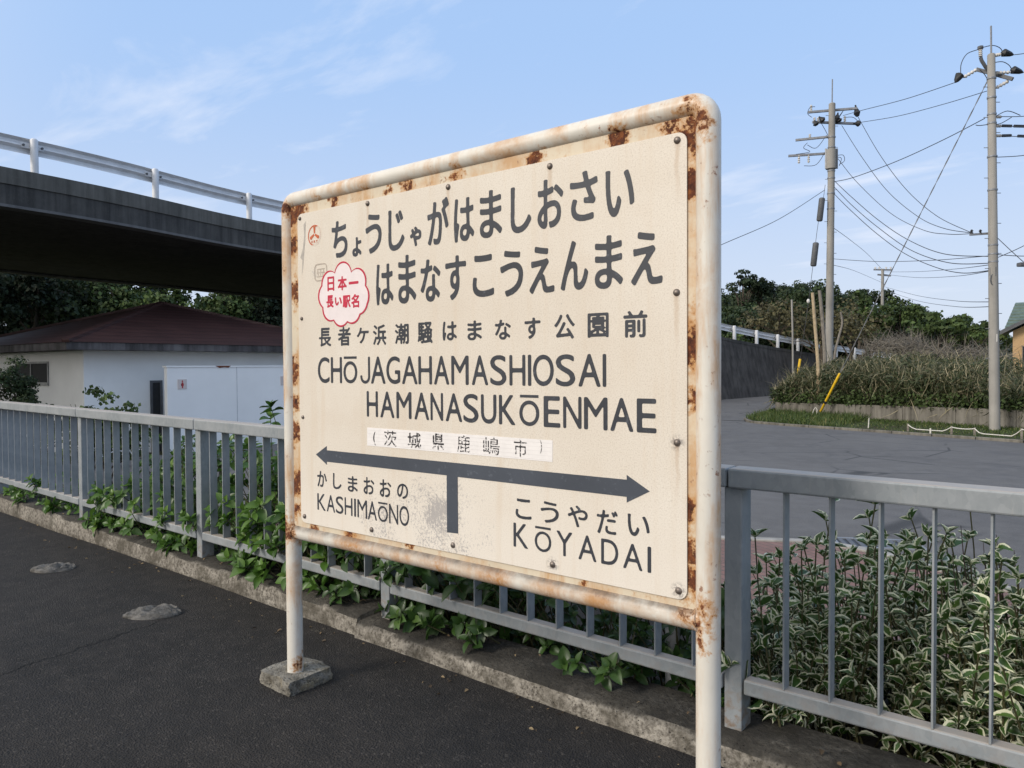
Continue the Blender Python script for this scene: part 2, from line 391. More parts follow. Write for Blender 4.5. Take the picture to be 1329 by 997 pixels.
M['white_rail'] = simple('white guard rail paint', (.66, .67, .69), .45, .10, 3)
M['steel_dark'] = simple('dark weathered steel', (.10, .105, .115), .55, .2, 8)
M['steel_grey'] = simple('grey pole hardware', (.24, .25, .27), .5, .2, 8, metal=.3)
M['porcelain'] = simple('white porcelain', (.62, .60, .57), .3, .1, 8)
M['black'] = simple('black rubber', (.022, .023, .026), .5, .2, 10)
M['cable'] = simple('black cable', (.03, .032, .038), .55, .2, 10)
M['yellow'] = simple('yellow plastic guard', (.72, .45, .02), .45, .15, 6)
M['rope'] = simple('white rope', (.62, .60, .55), .8, .15, 30)
M['bamboo'] = simple('dry pole timber', (.42, .33, .21), .8, .25, 9)
M['greywood'] = simple('grey dead timber', (.20, .18, .155), .9, .3, 9)
M['bark'] = simple('bark', (.075, .06, .045), .95, .35, 5, bump=.5)
M['stem'] = simple('green brown stem', (.075, .07, .03), .7, .3, 30)

# ------------------------------------------------------------------ ground, roads, platform
def sheet(name, polys, z, mat, th=None):
    mb = MB()
    for poly in polys:
        pts = [(x, y, z(x, y) if callable(z) else z) for x, y in poly]
        if th: mb.prism([(x, y, q-th) for x, y, q in pts], (0, 0, th))
        else: mb.add(pts, [tuple(range(len(pts)))])
    return tag(obj(name, mb, mat), kind='structure')
def zg(x, y): return -.45 + .02*max(0, min(y, 60)-26)
mb = MB(); gx = [-900, -300, -120, -60, -40, -25, -10, 0, 10, 25, 40, 60, 120, 300, 900]; gy = [-600, -100, -20, 0, 3.3, 8, 15, 26, 34, 42, 60, 120, 300, 1200]
mb.add([(x, y, zg(x, y)-.09) for y in gy for x in gx], [(j*15+i, j*15+i+1, j*15+16+i, j*15+15+i) for j in range(len(gy)-1) for i in range(14)])
tag(obj('ground', mb, M['ground']), kind='structure')
# the road in front, and the side road that climbs away to the left of the bushes
VX = lambda x: 25.7 - .307*(x+9.6)                # verge edge of the road
near = [(-9.5, 5.4), (-6.0, 7.1), (-3.2, 8.45)] + [tuple(onz(u, v, -.45)[:2]) for u, v in ((1060, 708), (1112, 716), (1165, 728), (1235, 748), (1320, 774))] + [(1.2, 6.1), (2.2, 4.9)]
RN = [p for p in near]
sheet('road', [[(-17.5, 5.0)] + RN[:3] + [(RN[2][0], VX(RN[2][0])), (-9.6, VX(-9.6)), (-10.4, 26.6), (-17.5, 26.0)]] +
      [[RN[k], RN[k+1], (RN[k+1][0], VX(RN[k+1][0])), (RN[k][0], VX(RN[k][0]))] for k in range(2, len(RN)-2)] +
      [[RN[-2], (1.2, VX(1.2)), (14, VX(14)), (30, 8), (30, 4.9), RN[-1]]], -.45, M['road'])
sheet('side_road', [[(-17.5, 26.0), (-10.4, 26.6), (-11.2, 30), (-17.3, 30)], [(-17.3, 30), (-11.2, 30), (-11.9, 36), (-16.9, 36)], [(-16.9, 36), (-11.9, 36), (-11.5, 46), (-15.0, 46)], [(-15.0, 46), (-11.5, 46), (-8.5, 60), (-11.5, 60)]],
      lambda x, y: zg(x, y)+.0, M['road'])
sheet('brick_pavement', [[(-9.5, 4.6), (2.4, 4.6)] + [(x, y-.15) for x, y in reversed(near)]], -.40, M['brick'], .12)
mb = MB()
for (a, b), (c, d) in zip(near[:-1], near[1:]):
    L = math.hypot(c-a, d-b); k = max(1, int(L/.6))
    for i in range(k):
        p = (a+(c-a)*(i+.01)/k, b+(d-b)*(i+.01)/k - .07, -.44); q = (a+(c-a)*(i+.99)/k, b+(d-b)*(i+.99)/k - .07, -.44)
        mb.bar(p, q, .13, .12)
tag(obj('pavement_kerb', mb, simple('pale kerb stones', (.33, .315, .29), .85, .25, 5, .3), bevel=.008), kind='structure')
# drain grating let into the road edge
dr = thing('drain_grate', (-2.0, 9.05, -.45), 'dark slotted drain grate in the gutter beside the brick paving', 'drain grate')
mb = MB(); dirv = Vector((1, .5, 0)).normalized(); nrm = Vector((-.5, 1, 0)).normalized(); c0 = Vector((-2.05, 9.22, -.447))
for i in range(9): mb.bar(c0 + dirv*(-.36+i*.09) - nrm*.2, c0 + dirv*(-.36+i*.09) + nrm*.2, .05, .02)
obj('slat', mb, M['steel_dark'], dr)
mb = MB()
for s in (-.22, .22): mb.bar(c0 + dirv*-.45 + nrm*s, c0 + dirv*.45 + nrm*s, .05, .024)
for s in (-.44, .44): mb.bar(c0 + dirv*s - nrm*.194, c0 + dirv*s + nrm*.194, .05, .024)
obj('frame', mb, M['steel_grey'], dr)
mb = MB(); mb.bar(c0 + dirv*-.41 + nrm*.0 + Vector((0,0,-.004)), c0 + dirv*.41 + Vector((0,0,-.004)), .38, .012); obj('pit', mb, M['black'], dr)

# platform: a gently uneven sheet with a thick edge
mb = MB(); nx, ny = 90, 40
for j in range(ny+1):
    for i in range(nx+1):
        x = -18+i*26/nx; y = -6+j*8.87/ny
        mb.v.append((x, y, g_rise(x) + .004*math.sin(1.7*x+2.1*y) + .003*math.sin(3.3*x-2.7*y+1)))
mb.f = [(j*(nx+1)+i, j*(nx+1)+i+1, (j+1)*(nx+1)+i+1, (j+1)*(nx+1)+i) for j in range(ny) for i in range(nx)]
tag(obj('platform', mb, M['platform'], smooth=True), kind='structure')
mb = MB(); mb.box((-18, -6, -.6), (8, 2.82, -.05)); tag(obj('platform_base', mb, M['curb']), kind='structure')
# kerb pieces along the platform edge
def kerb(x0, x1, yf, h, seed):
    mb = MB(); rr = np.random.default_rng(seed); n = max(2, int((x1-x0)/.045)); 
    t = np.linspace(0, 1, n); w = [np.convolve(rr.normal(size=n+10), np.ones(7)/7, 'same')[5:-5]*s for s in (.009, .010, .006)]
    path = []; 
    for i in range(n):
        x = x0+(x1-x0)*t[i]; zb = g_rise(x); y = yf(x)
        path.append([(x, y+w[0][i]*.4, zb-.25), (x, y-.004+w[0][i]*.6, zb+.0), (x, y+.004+w[0][i], zb+h*.55+w[1][i]*.5), (x, y+.010+w[0][i], zb+h-.022+w[1][i]*.5), (x, y+.03+w[1][i], zb+h-.004+w[2][i]*.4),
                     (x, y+.12, zb+h+.002+w[2][i]*.5), (x, y+.24, zb+h+.002+w[1][i]*.3), (x, y+.33, zb+h-.004), (x, y+.345, zb-.5)])
    m = 9
    for r in path: mb.v += r
    mb.f = [(i*m+k, (i+1)*m+k, (i+1)*m+k+1, i*m+k+1) for i in range(n-1) for k in range(m-1)] + [tuple(range(m)), tuple(range((n-1)*m+m-1, (n-1)*m-1, -1))]
    return tag(obj('platform_edge', mb, M['curb'], smooth=True), kind='structure')
kerb(-3.44, 2.6, lambda x: 2.83 + .0, .098, 3)
kerb(-7.4, -3.465, lambda x: 2.862 + .018*(-3.46-x), .118, 4)
kerb(-12.5, -7.41, lambda x: 2.935 + .016*(-7.4-x), .122, 6)
mb = MB(); mb.box((-18, 3.25, -.5), (6, 4.5, -.10)); tag(obj('planting_bed', mb, simple('dark bed soil', (.028, .022, .016), .95, .4, 12, .8)), kind='structure')

# ------------------------------------------------------------------ the overpass and the ramp it becomes
def catmull(P, k=8):
    P = [Vector(p) for p in P]; out = []
    for i in range(len(P)-1):
        a = P[max(i-1, 0)]; b = P[i]; c = P[i+1]; d = P[min(i+2, len(P)-1)]
        for j in range(k):
            t = j/k; out.append(.5*((2*b) + (c-a)*t + (2*a-5*b+4*c-d)*t*t + (3*b-a-3*c+d)*t**3))
    return out + [P[-1]]
EDGE = catmull([(-19.5, -26, 6.2), (-19.55, -8, 6.2), (-19.72, 6.2, 6.2), (-20.4, 12.6, 6.10), (-20.6, 17.5, 6.05), (-20.1, 24, 5.72), (-18.9, 30.5, 4.75), (-16.5, 38.2, 3.12), (-12.4, 51.5, 1.76), (-7.5, 64, .8), (-1, 76, .2)], 8)
def sides(path):                                  # horizontal unit vector pointing to the outer (right-hand) side
    out = []
    for i in range(len(path)):
        d = (path[min(i+1, len(path)-1)]-path[max(i-1, 0)]); d.z = 0; d.normalize(); out.append(Vector((d.y, -d.x, 0)))
    return out
ESIDE = sides(EDGE)
kb = min(range(len(EDGE)), key=lambda i: abs(EDGE[i].y-24))
A, B = EDGE[:kb+1], ESIDE[:kb+1]
ov = thing('overpass', (-25, 0, -.5), 'dark weathered concrete road overpass crossing above the white building', 'overpass')
W_ = 12.4
mb = MB(); mb.sweep(A, [(-.35, -.06), (-.35, -.80), (-W_+.35, -.80), (-W_+.35, -.06)], B); obj('deck', mb, M['soffit'], ov)
for off in (0, -W_+.38):
    mb = MB(); mb.sweep(A, [(.03+off, 0), (.03+off, -.37), (-.38+off, -.37), (-.38+off, 0)], B); obj('coping', mb, m_wallconc('coping concrete', (.11, .108, .10), (.17, .165, .15), .55) if off == 0 else M['bridge'], ov)
    mb = MB(); mb.sweep(A, [(.0+off, -.373), (.0+off, -.83), (-.35+off, -.83), (-.35+off, -.373)], B); obj('fascia', mb, M['bridge'], ov)
    mb = MB(); mb.sweep(A, [(.035+off, -.835), (.035+off, -.90), (-.36+off, -.90), (-.36+off, -.835)], B); obj('drip_edge', mb, M['ledge'], ov)
mb = MB(); mb.sweep(A, [(-.42, .0), (-.42, -.05), (-W_+.4, -.05), (-W_+.4, .0)], B); obj('carriageway', mb, M['road'], ov)
mb = MB()
e = EDGE[kb]; s = ESIDE[kb]; d = Vector((-s.y, s.x, 0))
def P3(o, al, z): return (e.x + s.x*o + d.x*al, e.y + s.y*o + d.y*al, z)
mb.prism([P3(-.25, .15, -.7), P3(-W_+.1, .15, -.7), P3(-W_+.1, .15, e.z-1.0), P3(-.25, .15, e.z-1.0)], tuple(d*1.2)); obj('abutment', mb, M['soffit'], ov)
mb = MB(); mb.prism([P3(-.1, -.5, e.z-1.72), P3(-W_-1, -.5, e.z-1.72), P3(-W_-1, -.5, e.z-.92), P3(-.1, -.5, e.z-.92)], tuple(d*.6)); obj('bearing_seat', mb, M['bridge'], ov)
# ramp with battered retaining wall beyond the abutment
A2, B2 = EDGE[kb:], ESIDE[kb:]
rp = thing('retaining_wall', (-16, 40, -.3), 'dark stained concrete retaining wall carrying the ramp road behind the bushes', 'retaining wall')
mb = MB(); n = 6
for p, sd in zip(A2, B2):
    base = zg(p.x, p.y)-.4; H = max(p.z-base, .3)
    q = Vector(p)
    mb.v += [tuple(q + sd*0), tuple(Vector((q.x, q.y, base)) + sd*.22*H), tuple(Vector((q.x, q.y, base)) - sd*11.5), tuple(q - sd*11.5), tuple(q - sd*.42 ), tuple(q - sd*.40)]
for i in range(len(A2)-1):
    for k in range(n-1): mb.f.append((i*n+k, (i+1)*n+k, (i+1)*n+k+1, i*n+k+1))
    mb.f.append((i*n+n-1, (i+1)*n+n-1, (i+1)*n, i*n))
mb.f += [tuple(range(n)), tuple(range((len(A2)-1)*n+n-1, (len(A2)-1)*n-1, -1))]
obj('wall_face', mb, M['retwall'], rp)
mb = MB(); mb.sweep(A2[:-6], [(.04, .06), (.04, -.10), (-.38, -.10), (-.38, .06)], B2[:-6]); obj('coping', mb, M['bridge'], rp)
# guard rail: posts outside, corrugated beam behind them
def guard_rail(path, side, label, post_at, top, beam_h, pr):
    c = path[len(path)//2]
    t = thing('guard_rail', tuple(path[0]), label, 'guard rail')
    h0 = top-beam_h; prof = []
    ys = [0, .08, .18, .33, .42, .5, .58, .67, .82, .92, 1]; xs = [0, .03, .075, .075, .03, 0, .03, .075, .075, .03, 0]
    for y, x in zip(ys, xs): prof.append((-.20-x, h0+y*beam_h))
    prof += [(x-.006, z) for x, z in reversed(prof)]
    mb = MB(); mb.sweep(path, prof, side); obj('beam', mb, M['white_rail'], t)
    for q, sd in post_at:
        mb = MB(); pb = Vector(q)-sd*.11; mb.tube([pb, pb+Vector((0, 0, top-.03)), pb+Vector((0, 0, top))], [pr, pr, pr*.7], 10)
        po = obj('post', mb, M['white_rail'], t, smooth=True)
        al = Vector((-sd.y, sd.x, 0)); zc = Vector((0, 0, top-beam_h*.45)); mb = MB()
        mb.bar(pb+zc-al*.24-sd*.085, pb+zc+al*.24-sd*.085, .012, .12, (0, 0, 1)); br = obj('bracket', mb, M['white_rail'], po)
        for a in (-.2, .2):
            mb = MB(); b0 = pb+zc+al*a-sd*.08; mb.tube([b0, b0+sd*.035], .028, 8); obj('bolt', mb, M['steel_dark'], po)
    return t
def nearest(path, side, y):
    i = min(range(len(path)), key=lambda k: abs(path[k].y-y)); return path[i], side[i]
def interp(path, side, y):
    for i in range(len(path)-1):
        if path[i].y <= y <= path[i+1].y:
            t = (y-path[i].y)/(path[i+1].y-path[i].y); return path[i].lerp(path[i+1], t), side[i]
    return path[-1], side[-1]
ys_posts = [-.6, 3.15, 6.93, 9.95, 13.0, 16.0, 19.0, 22.0]
guard_rail(EDGE[:kb+1], ESIDE[:kb+1], 'white corrugated guard rail with round posts on top of the concrete overpass', [interp(EDGE, ESIDE, y) for y in ys_posts], .82, .37, .085)
guard_rail(EDGE[kb:-7], ESIDE[kb:-7], 'white guard rail running down the ramp above the dark retaining wall', [interp(EDGE, ESIDE, y) for y in [25+1.85*k for k in range(21)]], .84, .36, .10)
# ------------------------------------------------------------------ white toilet building under the overpass
M['plaster'] = simple('white painted plaster', (.85, .845, .82), .7, .05, 1.2, .1)
M['plaster2'] = simple('white screen wall paint', (.87, .865, .845), .65, .04, 1.0, .1)
def m_roof():
    n = NT('brown sheet metal roof'); p = npos(n); f = n.noise(1.2, 5, .6, p)
    w = n.node('ShaderNodeTexWave', wave_type='BANDS', bands_direction='Z'); n.put(w.inputs[0], p); w.inputs['Scale'].default_value = 3.0
    col = n.ramp(f, (.3, (.048, .021, .018)), (.7, (.078, .034, .029)))
    col = n.mix(n.ramp(w.outputs[1], (0, .5), (.12, 0)), col, (.012, .008, .008)); n.bump(w.outputs[1], .3, .02)
    return n.done(col, .55, 0, .4)
M['roof'] = m_roof(); M['eave'] = m_wallconc('stained eave board', (.05, .045, .045), (.17, .16, .16), .8)
bt = thing('toilet_building', (-23, 11.5, -.6), 'white walled public toilet building with brown pyramid roof under the overpass', 'building')
bx0, bx1, by0, by1, zb_, ze = -27.6, -18.5, 7.0, 16.0, -.6, 2.12
iw = .62
mb = MB(); mb.box((bx0+iw, by0+iw, zb_), (bx1-iw, by1-iw, ze-.02))
wall = obj('wall', mb, M['plaster'], bt)
mb = MB(); ap = ((bx0+bx1)/2-.0, (by0+by1)/2, 3.62)
mb.add([(bx0, by0, ze+.10), (bx1, by0, ze+.10), (bx1, by1, ze+.10), (bx0, by1, ze+.10), ap], [(0,1,4), (1,2,4), (2,3,4), (3,0,4), (3,2,1,0)])
roof = obj('roof', mb, M['roof'], bt)
for q in ((bx0, by0), (bx1, by0), (bx1, by1), (bx0, by1)):
    mb = MB(); mb.bar((q[0], q[1], ze+.12), (ap[0], ap[1], ap[2]+.02), .16, .07); obj('hip_cap', mb, M['roof'], roof)
mb = MB(); mb.box((bx0+.03, by0+.03, ze-.08), (bx1-.03, by1-.03, ze+.095)); obj('eave_board', mb, M['eave'], bt)
# dark doorway, side window, and the screen wall in front of the doors
wx = bx1-iw
def on_wallx(u, v, X): q = ray(u, v); return EYE + q*(X/q.x)
d0 = on_wallx(194.5, 494, wx+.01); d1 = on_wallx(210.5, 494, wx+.01)
mb = MB(); mb.box((wx-.3, d0.y+.05, zb_), (wx+.004, d1.y-.05, d0.z-.05)); dw = obj('door', mb, M['black'], bt)
mb = MB(); mb.box((wx+.006, d0.y, zb_), (wx+.03, d0.y+.06, d0.z)); mb.box((wx+.006, d1.y-.06, zb_), (wx+.03, d1.y, d0.z)); mb.box((wx+.006, d0.y+.06, d0.z-.06), (wx+.03, d1.y-.06, d0.z)); obj('frame', mb, M['steel_dark'], dw)
wy = by0+iw
def on_wally(u, v, Y): q = ray(u, v); return EYE + q*(Y/q.y)
w0 = on_wally(20, 472.5, wy); w1 = on_wally(63, 496.5, wy)
mb = MB(); mb.box((w0.x, wy-.006, w1.z), (w1.x, wy+.2, w0.z)); wn_ = obj('window', mb, simple('dark window glass', (.012, .013, .014), .6, .2, 3, spec=.1), bt)
mb = MB()
mb.box((w0.x-.05, wy-.03, w0.z), (w1.x+.05, wy-.008, w0.z+.05)); mb.box((w0.x-.05, wy-.05, w1.z-.08), (w1.x+.05, wy-.008, w1.z)); mb.box((w1.x, wy-.03, w1.z), (w1.x+.05, wy-.008, w0.z))
mb.box(((w0.x+w1.x)/2-.02, wy-.025, w1.z), ((w0.x+w1.x)/2+.02, wy-.008, w0.z)); obj('frame', mb, simple('grey window frame', (.28, .28, .27), .5), wn_)
sx_ = wx+1.15; s0 = on_wallx(216.5, 477, sx_)
mb = MB(); mb.box((sx_-.15, s0.y, zb_), (sx_, s0.y+9.5, s0.z)); scr = obj('screen_wall', mb, M['plaster2'], bt, bevel=.01)
mb = MB()
mb.box((sx_-.17, s0.y-.02, s0.z+.002), (sx_+.02, s0.y+9.52, s0.z+.04)); obj('wall_cap', mb, M['plaster2'], scr)
j = on_wallx(307.5, 500, sx_)
mb = MB(); mb.box((sx_+.001, j.y-.006, zb_), (sx_+.004, j.y+.006, s0.z)); obj('joint', mb, simple('grey joint', (.42, .42, .44), .8), scr)
jj = on_wallx(289, 477.5, sx_); mb = MB()
mb.add([(sx_+.024, jj.y-.22, s0.z+.036), (sx_+.024, jj.y+.22, s0.z+.036), (sx_+.024, jj.y+.15, s0.z-.015), (sx_+.024, jj.y+.04, s0.z+.0), (sx_+.024, jj.y-.1, s0.z-.02)], [(0, 1, 2, 3, 4)]); obj('rust_patch', mb, simple('rust patch', (.16, .045, .02), .9, .4, 20), scr)
# plaque with the red figure of a woman
M['plaque'] = simple('pale plaque', (.62, .55, .52), .5, .05, 3); M['red'] = simple('red enamel', (.42, .03, .035), .5, .2, 12)
def plaque(u0, u1, v0, v1, woman=True):
    a = on_wallx(u0, (v0+v1)/2, sx_+.015); b = on_wallx(u1, (v0+v1)/2, sx_+.015); zt = on_wallx(u0, v0, sx_).z; zb2 = on_wallx(u0, v1, sx_).z
    t = thing('toilet_sign', (sx_+.01, (a.y+b.y)/2, zb2), 'small square white plaque with a red woman figure on the screen wall' if woman else 'small pale plaque at the right end of the screen wall', 'sign')
    mb = MB(); mb.box((sx_+.001, a.y, zb2), (sx_+.016, b.y, zt)); obj('plaque', mb, M['plaque'], t)
    if woman:
        cy = (a.y+b.y)/2; h = zt-zb2; X = sx_+.0165; w = (b.y-a.y)
        mb = MB(); r = .085*h
        mb.add([(X, cy+r*math.cos(k*math.pi/6), zt-.2*h+r*math.sin(k*math.pi/6)) for k in range(12)], [tuple(range(12))])
        prof = [(-.07, -.31), (.07, -.31), (.17, -.58), (.11, -.60), (.07, -.49), (.16, -.72), (.07, -.72), (.07, -.92), (-.07, -.92), (-.07, -.72), (-.16, -.72), (-.07, -.49), (-.11, -.60), (-.17, -.58)]
        mb.add([(X, cy+p*w, zt+q*h) for p, q in prof], [tuple(range(len(prof)))]); obj('woman_figure', mb, M['red'], t)
    return t
plaque(231, 242.5, 492.5, 505)
plaque(364.5, 376, 488.5, 500, False)

# ------------------------------------------------------------------ fence on the platform edge
FX = [-1.20, -3.335, -5.465, -7.66, -9.95, -12.1]
fz = lambda x: g_rise(x)
fn = thing('platform_fence', (-5, 3, .1), 'galvanised steel fence of upright flat bars along the platform edge', 'fence')
base_bar = None
def rail(x0, x1, z0, z1, y0, y1, name):
    mb = MB(); vs = []
    for x in (x0, x1):
        for (y, z) in ((y0, z0), (y1, z0), (y1, z1), (y0, z1)): vs.append((x, fence_y(x)+y, z+fz(x)))
    mb.add(vs, [(3,2,1,0), (4,5,6,7), (0,1,5,4), (1,2,6,5), (2,3,7,6), (3,0,4,7)]); return obj(name, mb, M['galv'], fn, bevel=.008)
spans = [(1.0, -1.20)] + list(zip(FX[:-1], FX[1:]))
bar_me = None
for (xr, xl) in spans:
    rail(xl-.012 if xl != -1.20 else xl-.012, xr-.020 if xr < .9 else xr, 1.100, 1.180, -.045, .065, 'top_rail')
    rail(xl+.045, xr-.045 if xr < .9 else xr, .255, .318, -.022, .042, 'bottom_rail')
    nb = 11 if xr < .9 else 12
    for k in range(1, nb+1):
        x = xl + (xr-xl)*k/(nb+1) if xr < .9 else xl + .035 + .1725*k
        y = fence_y(x)
        if bar_me is None:
            mb = MB(); mb.box((x-.0035, y-.022, .3185), (x+.0035, y+.036, 1.0995)); o = obj('baluster', mb, M['galv'], fn); bar_me = o
            o.location = (0, 0, 0); ref = Vector((x, y, 0))
        else:
            o = bar_me.copy(); COL.objects.link(o); o.parent = fn; o.location = (x-ref.x, y-ref.y, fz(x))
for x in FX + [.98]:
    mb = MB(); y = fence_y(x); mb.box((x-.0375, y-.018, g_rise(x)+.02), (x+.0375, y+.085, 1.099+fz(x))); obj('post', mb, M['galv'], fn, bevel=.006)
# white pipe stub behind the fence
st = onz(851.5, 891, .1); mb = MB(); mb.tube([(st.x, st.y+.17, -.2), (st.x, st.y+.17, .62), (st.x, st.y+.17, .64)], [.036, .036, .03], 14)
tag(obj('pipe_stub', mb, simple('weathered white pipe', (.48, .48, .49), .5, .2, 7), smooth=True), 'short white pipe standing behind the fence just left of the right sign post', 'pipe')
M['lump'] = simple('grey broken concrete', (.14, .132, .12), .95, .55, 26, 1.0)
# lumps of old concrete in the asphalt
def lump(u0, u1, v0, v1, h, seed, label):
    a = onz(u0, (v0+v1)/2+1, 0); b = onz(u1, (v0+v1)/2-1, 0); c = (a+b)/2; L = (b-a).length; z0 = g_rise(c.x)
    ang = math.atan2(b.y-a.y, b.x-a.x); mb = MB(); rr = np.random.default_rng(seed); bm = bmesh.new(); bmesh.ops.create_icosphere(bm, subdivisions=4, radius=1)
    K = rr.normal(size=(14, 3))*3.2; ph = rr.uniform(0, 6, 14)
    for v in bm.verts:
        q = np.array(v.co); s = 1+.05*np.sum(np.sin(K@q+ph))/2; 
        x, y, z = q[0]*L*.5*s, q[1]*L*.36*s, max(q[2], -.2)*h*s
        z = min(z, h*.72 + .012*math.sin(9*q[0]+ph[0])) 
        z += .009*math.sin(31*q[0]+ph[1])*math.sin(27*q[1]+ph[2])
        v.co = (c.x+x*math.cos(ang)-y*math.sin(ang), c.y+x*math.sin(ang)+y*math.cos(ang), z0+z)
    mb.add([tuple(v.co) for v in bm.verts], [tuple(v.index for v in f.verts) for f in bm.faces]); bm.free()
    tag(obj('concrete_lump', mb, M['lump'], smooth=True), label, 'concrete lump')
lump(163, 230, 788, 816, .045, 2, 'larger grey concrete lump in the asphalt, nearer the sign post')
lump(41, 98, 735, 753, .04, 5, 'smaller grey concrete lump in the asphalt, farther along the platform')
mb = MB(); rr = np.random.default_rng(3)
for k in range(5):
    p = onz(415+rr.uniform(-12, 14), 821+rr.uniform(-3, 4), 0); mb.blob((p.x, p.y, .004), (rr.uniform(.012, .03), rr.uniform(.012, .03), .012), k, .5, 2)
tag(obj('concrete_crumbs', mb, M['curb'], smooth=False), kind='stuff')

# ------------------------------------------------------------------ the station name sign
XA, ZB, YP, PWD, PHT = -3.084, .8457, 2.2107, 2.0333, 1.4939
XL, XR, YC, ZT, ZL, PR = -3.182, -.989, 2.235, 2.420, .787, .039
def rust_paint(name, base, amount, joints=()):
    n = NT(name); p = npos(n)
    f = n.noise(4, 6, .6, p); col = n.ramp(f, (.3, tuple(x*.86 for x in base)), (.7, base))
    def mapped(s):
        m = n.node('ShaderNodeMapping'); n.put(m.inputs[0], p); m.inputs['Scale'].default_value = s; return m.outputs[0]
    st = n.noise(9, 7, .65, mapped((1, 1, .16))); st2 = n.noise(3.5, 6, .7, p)
    stain = n.math('MULTIPLY', n.ramp(st, (.42, 0), (.56, 1)), n.ramp(st2, (.40, .02), (.58, 1)))
    spots = n.math('MULTIPLY', n.ramp(n.noise(34, 5, .65, p), (.62, 0), (.68, 1)), n.ramp(st2, (.45, 0), (.6, .8)))
    heavy = n.math('ADD', n.math('MULTIPLY', n.noise(11, 8, .72, p), .62), n.math('MULTIPLY', n.noise(42, 6, .7, p), .38))
    near = None
    wv = n.node('ShaderNodeVectorMath', operation='SCALE'); n.put(wv.inputs[0], n.noise(17, 5, .65, p, color=True)); wv.inputs['Scale'].default_value = .14
    wa = n.node('ShaderNodeVectorMath', operation='ADD'); n.put(wa.inputs[0], p); n.put(wa.inputs[1], wv.outputs[0])
    wb = n.node('ShaderNodeVectorMath', operation='SUBTRACT'); n.put(wb.inputs[0], wa.outputs[0]); wb.inputs[1].default_value = (.07, .07, .07); wp = wb.outputs[0]
    for (q, r0) in joints:
        k = n.math('MULTIPLY', zramp(n, n.dist(q, wp), r0*1.15, r0*.05), .24); near = k if near is None else n.math('MAXIMUM', near, k)
    h = heavy if near is None else n.math('ADD', heavy, near)
    hv = n.ramp(h, (.685-amount, 0), (.715-amount, 1))
    halo = n.ramp(h, (.585-amount, 0), (.685-amount, .85))
    col = n.mix(n.math('MULTIPLY', stain, .7), col, (.50, .25, .075)); col = n.mix(halo, col, (.46, .215, .06))
    col = n.mix(spots, col, (.22, .08, .03))
    rc = n.ramp(n.noise(45, 5, .7, p), (.3, (.028, .011, .009)), (.5, (.12, .038, .018)), (.75, (.34, .12, .03)))
    col = n.mix(hv, col, rc)
    grit = n.noise(130, 3, .6, p)
    n.bump(n.math('ADD', n.math('MULTIPLY', grit, .25), n.math('MULTIPLY', hv, n.noise(70, 4, .7, p))), .35, .004)
    return n, col, hv, p, mapped
def m_pipe():
    J = [((XL, YC-.03, ZL), .13), ((XR-.03, YC-.03, ZL+.02), .11), ((XR-.01, YC-.04, ZL-.08), .055), ((XR-.05, YC-.04, ZT-.05), .09), ((XR-.01, YC-.04, ZT-.10), .07), ((XL, YC-.03, ZT-.03), .10), ((XR-.06, YC-.03, ZT-.02), .08), ((XL+.03, YC, .13), .07)]
    for x in (-1.30, -1.62, -2.05, -2.6, -2.9): J.append(((x, YC-.02, ZT-.035), .055))
    n, col, hv, p, mp = rust_paint('cream pipe paint going to rust', (.725, .69, .62), -.03, J)
    # streaks that run across the lower rail, and soot lying on top of it
    xs = n.noise(3.4, 5, .6, mp((1, .05, .05))); zz = n.sep(p)[2]
    low = n.math('MULTIPLY', zramp(n, zz, .86, .84), zramp(n, zz, .73, .75))
    nx = n.math('ABSOLUTE', n.sep(nnor(n))[0])
    low = n.math('MULTIPLY', low, zramp(n, n.sep(p)[0], XL+.02, XL+.05))
    low = n.math('MULTIPLY', low, zramp(n, n.sep(p)[0], XR-.02, XR-.05))
    k = n.math('MULTIPLY', n.math('MULTIPLY', n.ramp(xs, (.46, 0), (.62, 1)), n.ramp(n.noise(14, 6, .65, mp((1, .3, .3))), (.3, .35), (.6, 1))), low); k = n.math('MULTIPLY', k, n.ramp(n.noise(70, 5, .7, p), (.36, .45), (.56, 1)))
    col = n.mix(k, col, (.47, .21, .055))
    nz = n.sep(nnor(n))[2]
    so = n.math('MULTIPLY', n.math('MULTIPLY', zramp(n, nz, -.05, .75), n.ramp(n.noise(16, 6, .7, p), (.3, 1), (.75, .35))), low)
    col = n.mix(n.math('MULTIPLY', so, .95), col, (.10, .085, .07))
    return n.done(col, n.mix(hv, (.42,)*3, (.9,)*3), 0, .45)
def m_flange():
    J = []
    for z, r in ((2.33, .16), (2.17, .12), (1.66, .17), (1.50, .10), (1.13, .09), (.99, .15), (.92, .12)): J.append(((XR-.05, YC-.02, z), r*.8))
    for z, r in ((2.33, .12), (2.2, .16), (1.97, .15), (1.60, .14), (1.42, .10), (1.28, .12), (1.03, .14), (.9, .10)): J.append(((XL+.05, YC-.02, z), r*.8))
    for x, r in ((-1.12, .07), (-1.30, .09), (-1.66, .08), (-2.04, .06), (-2.33, .10), (-2.44, .06), (-2.83, .06), (-3.08, .10)): J.append(((x, YC-.02, 2.37), r*.85))
    for x, r in ((-1.45, .04), (-2.33, .05), (-2.72, .07), (-2.98, .06)): J.append(((x, YC-.02, .83), r))
    n, col, hv, p, mp = rust_paint('cream flange paint heavily rusted', (.70, .61, .47), .02, J)
    return n.done(col, n.mix(hv, (.5,)*3, (.92,)*3), 0, .35)
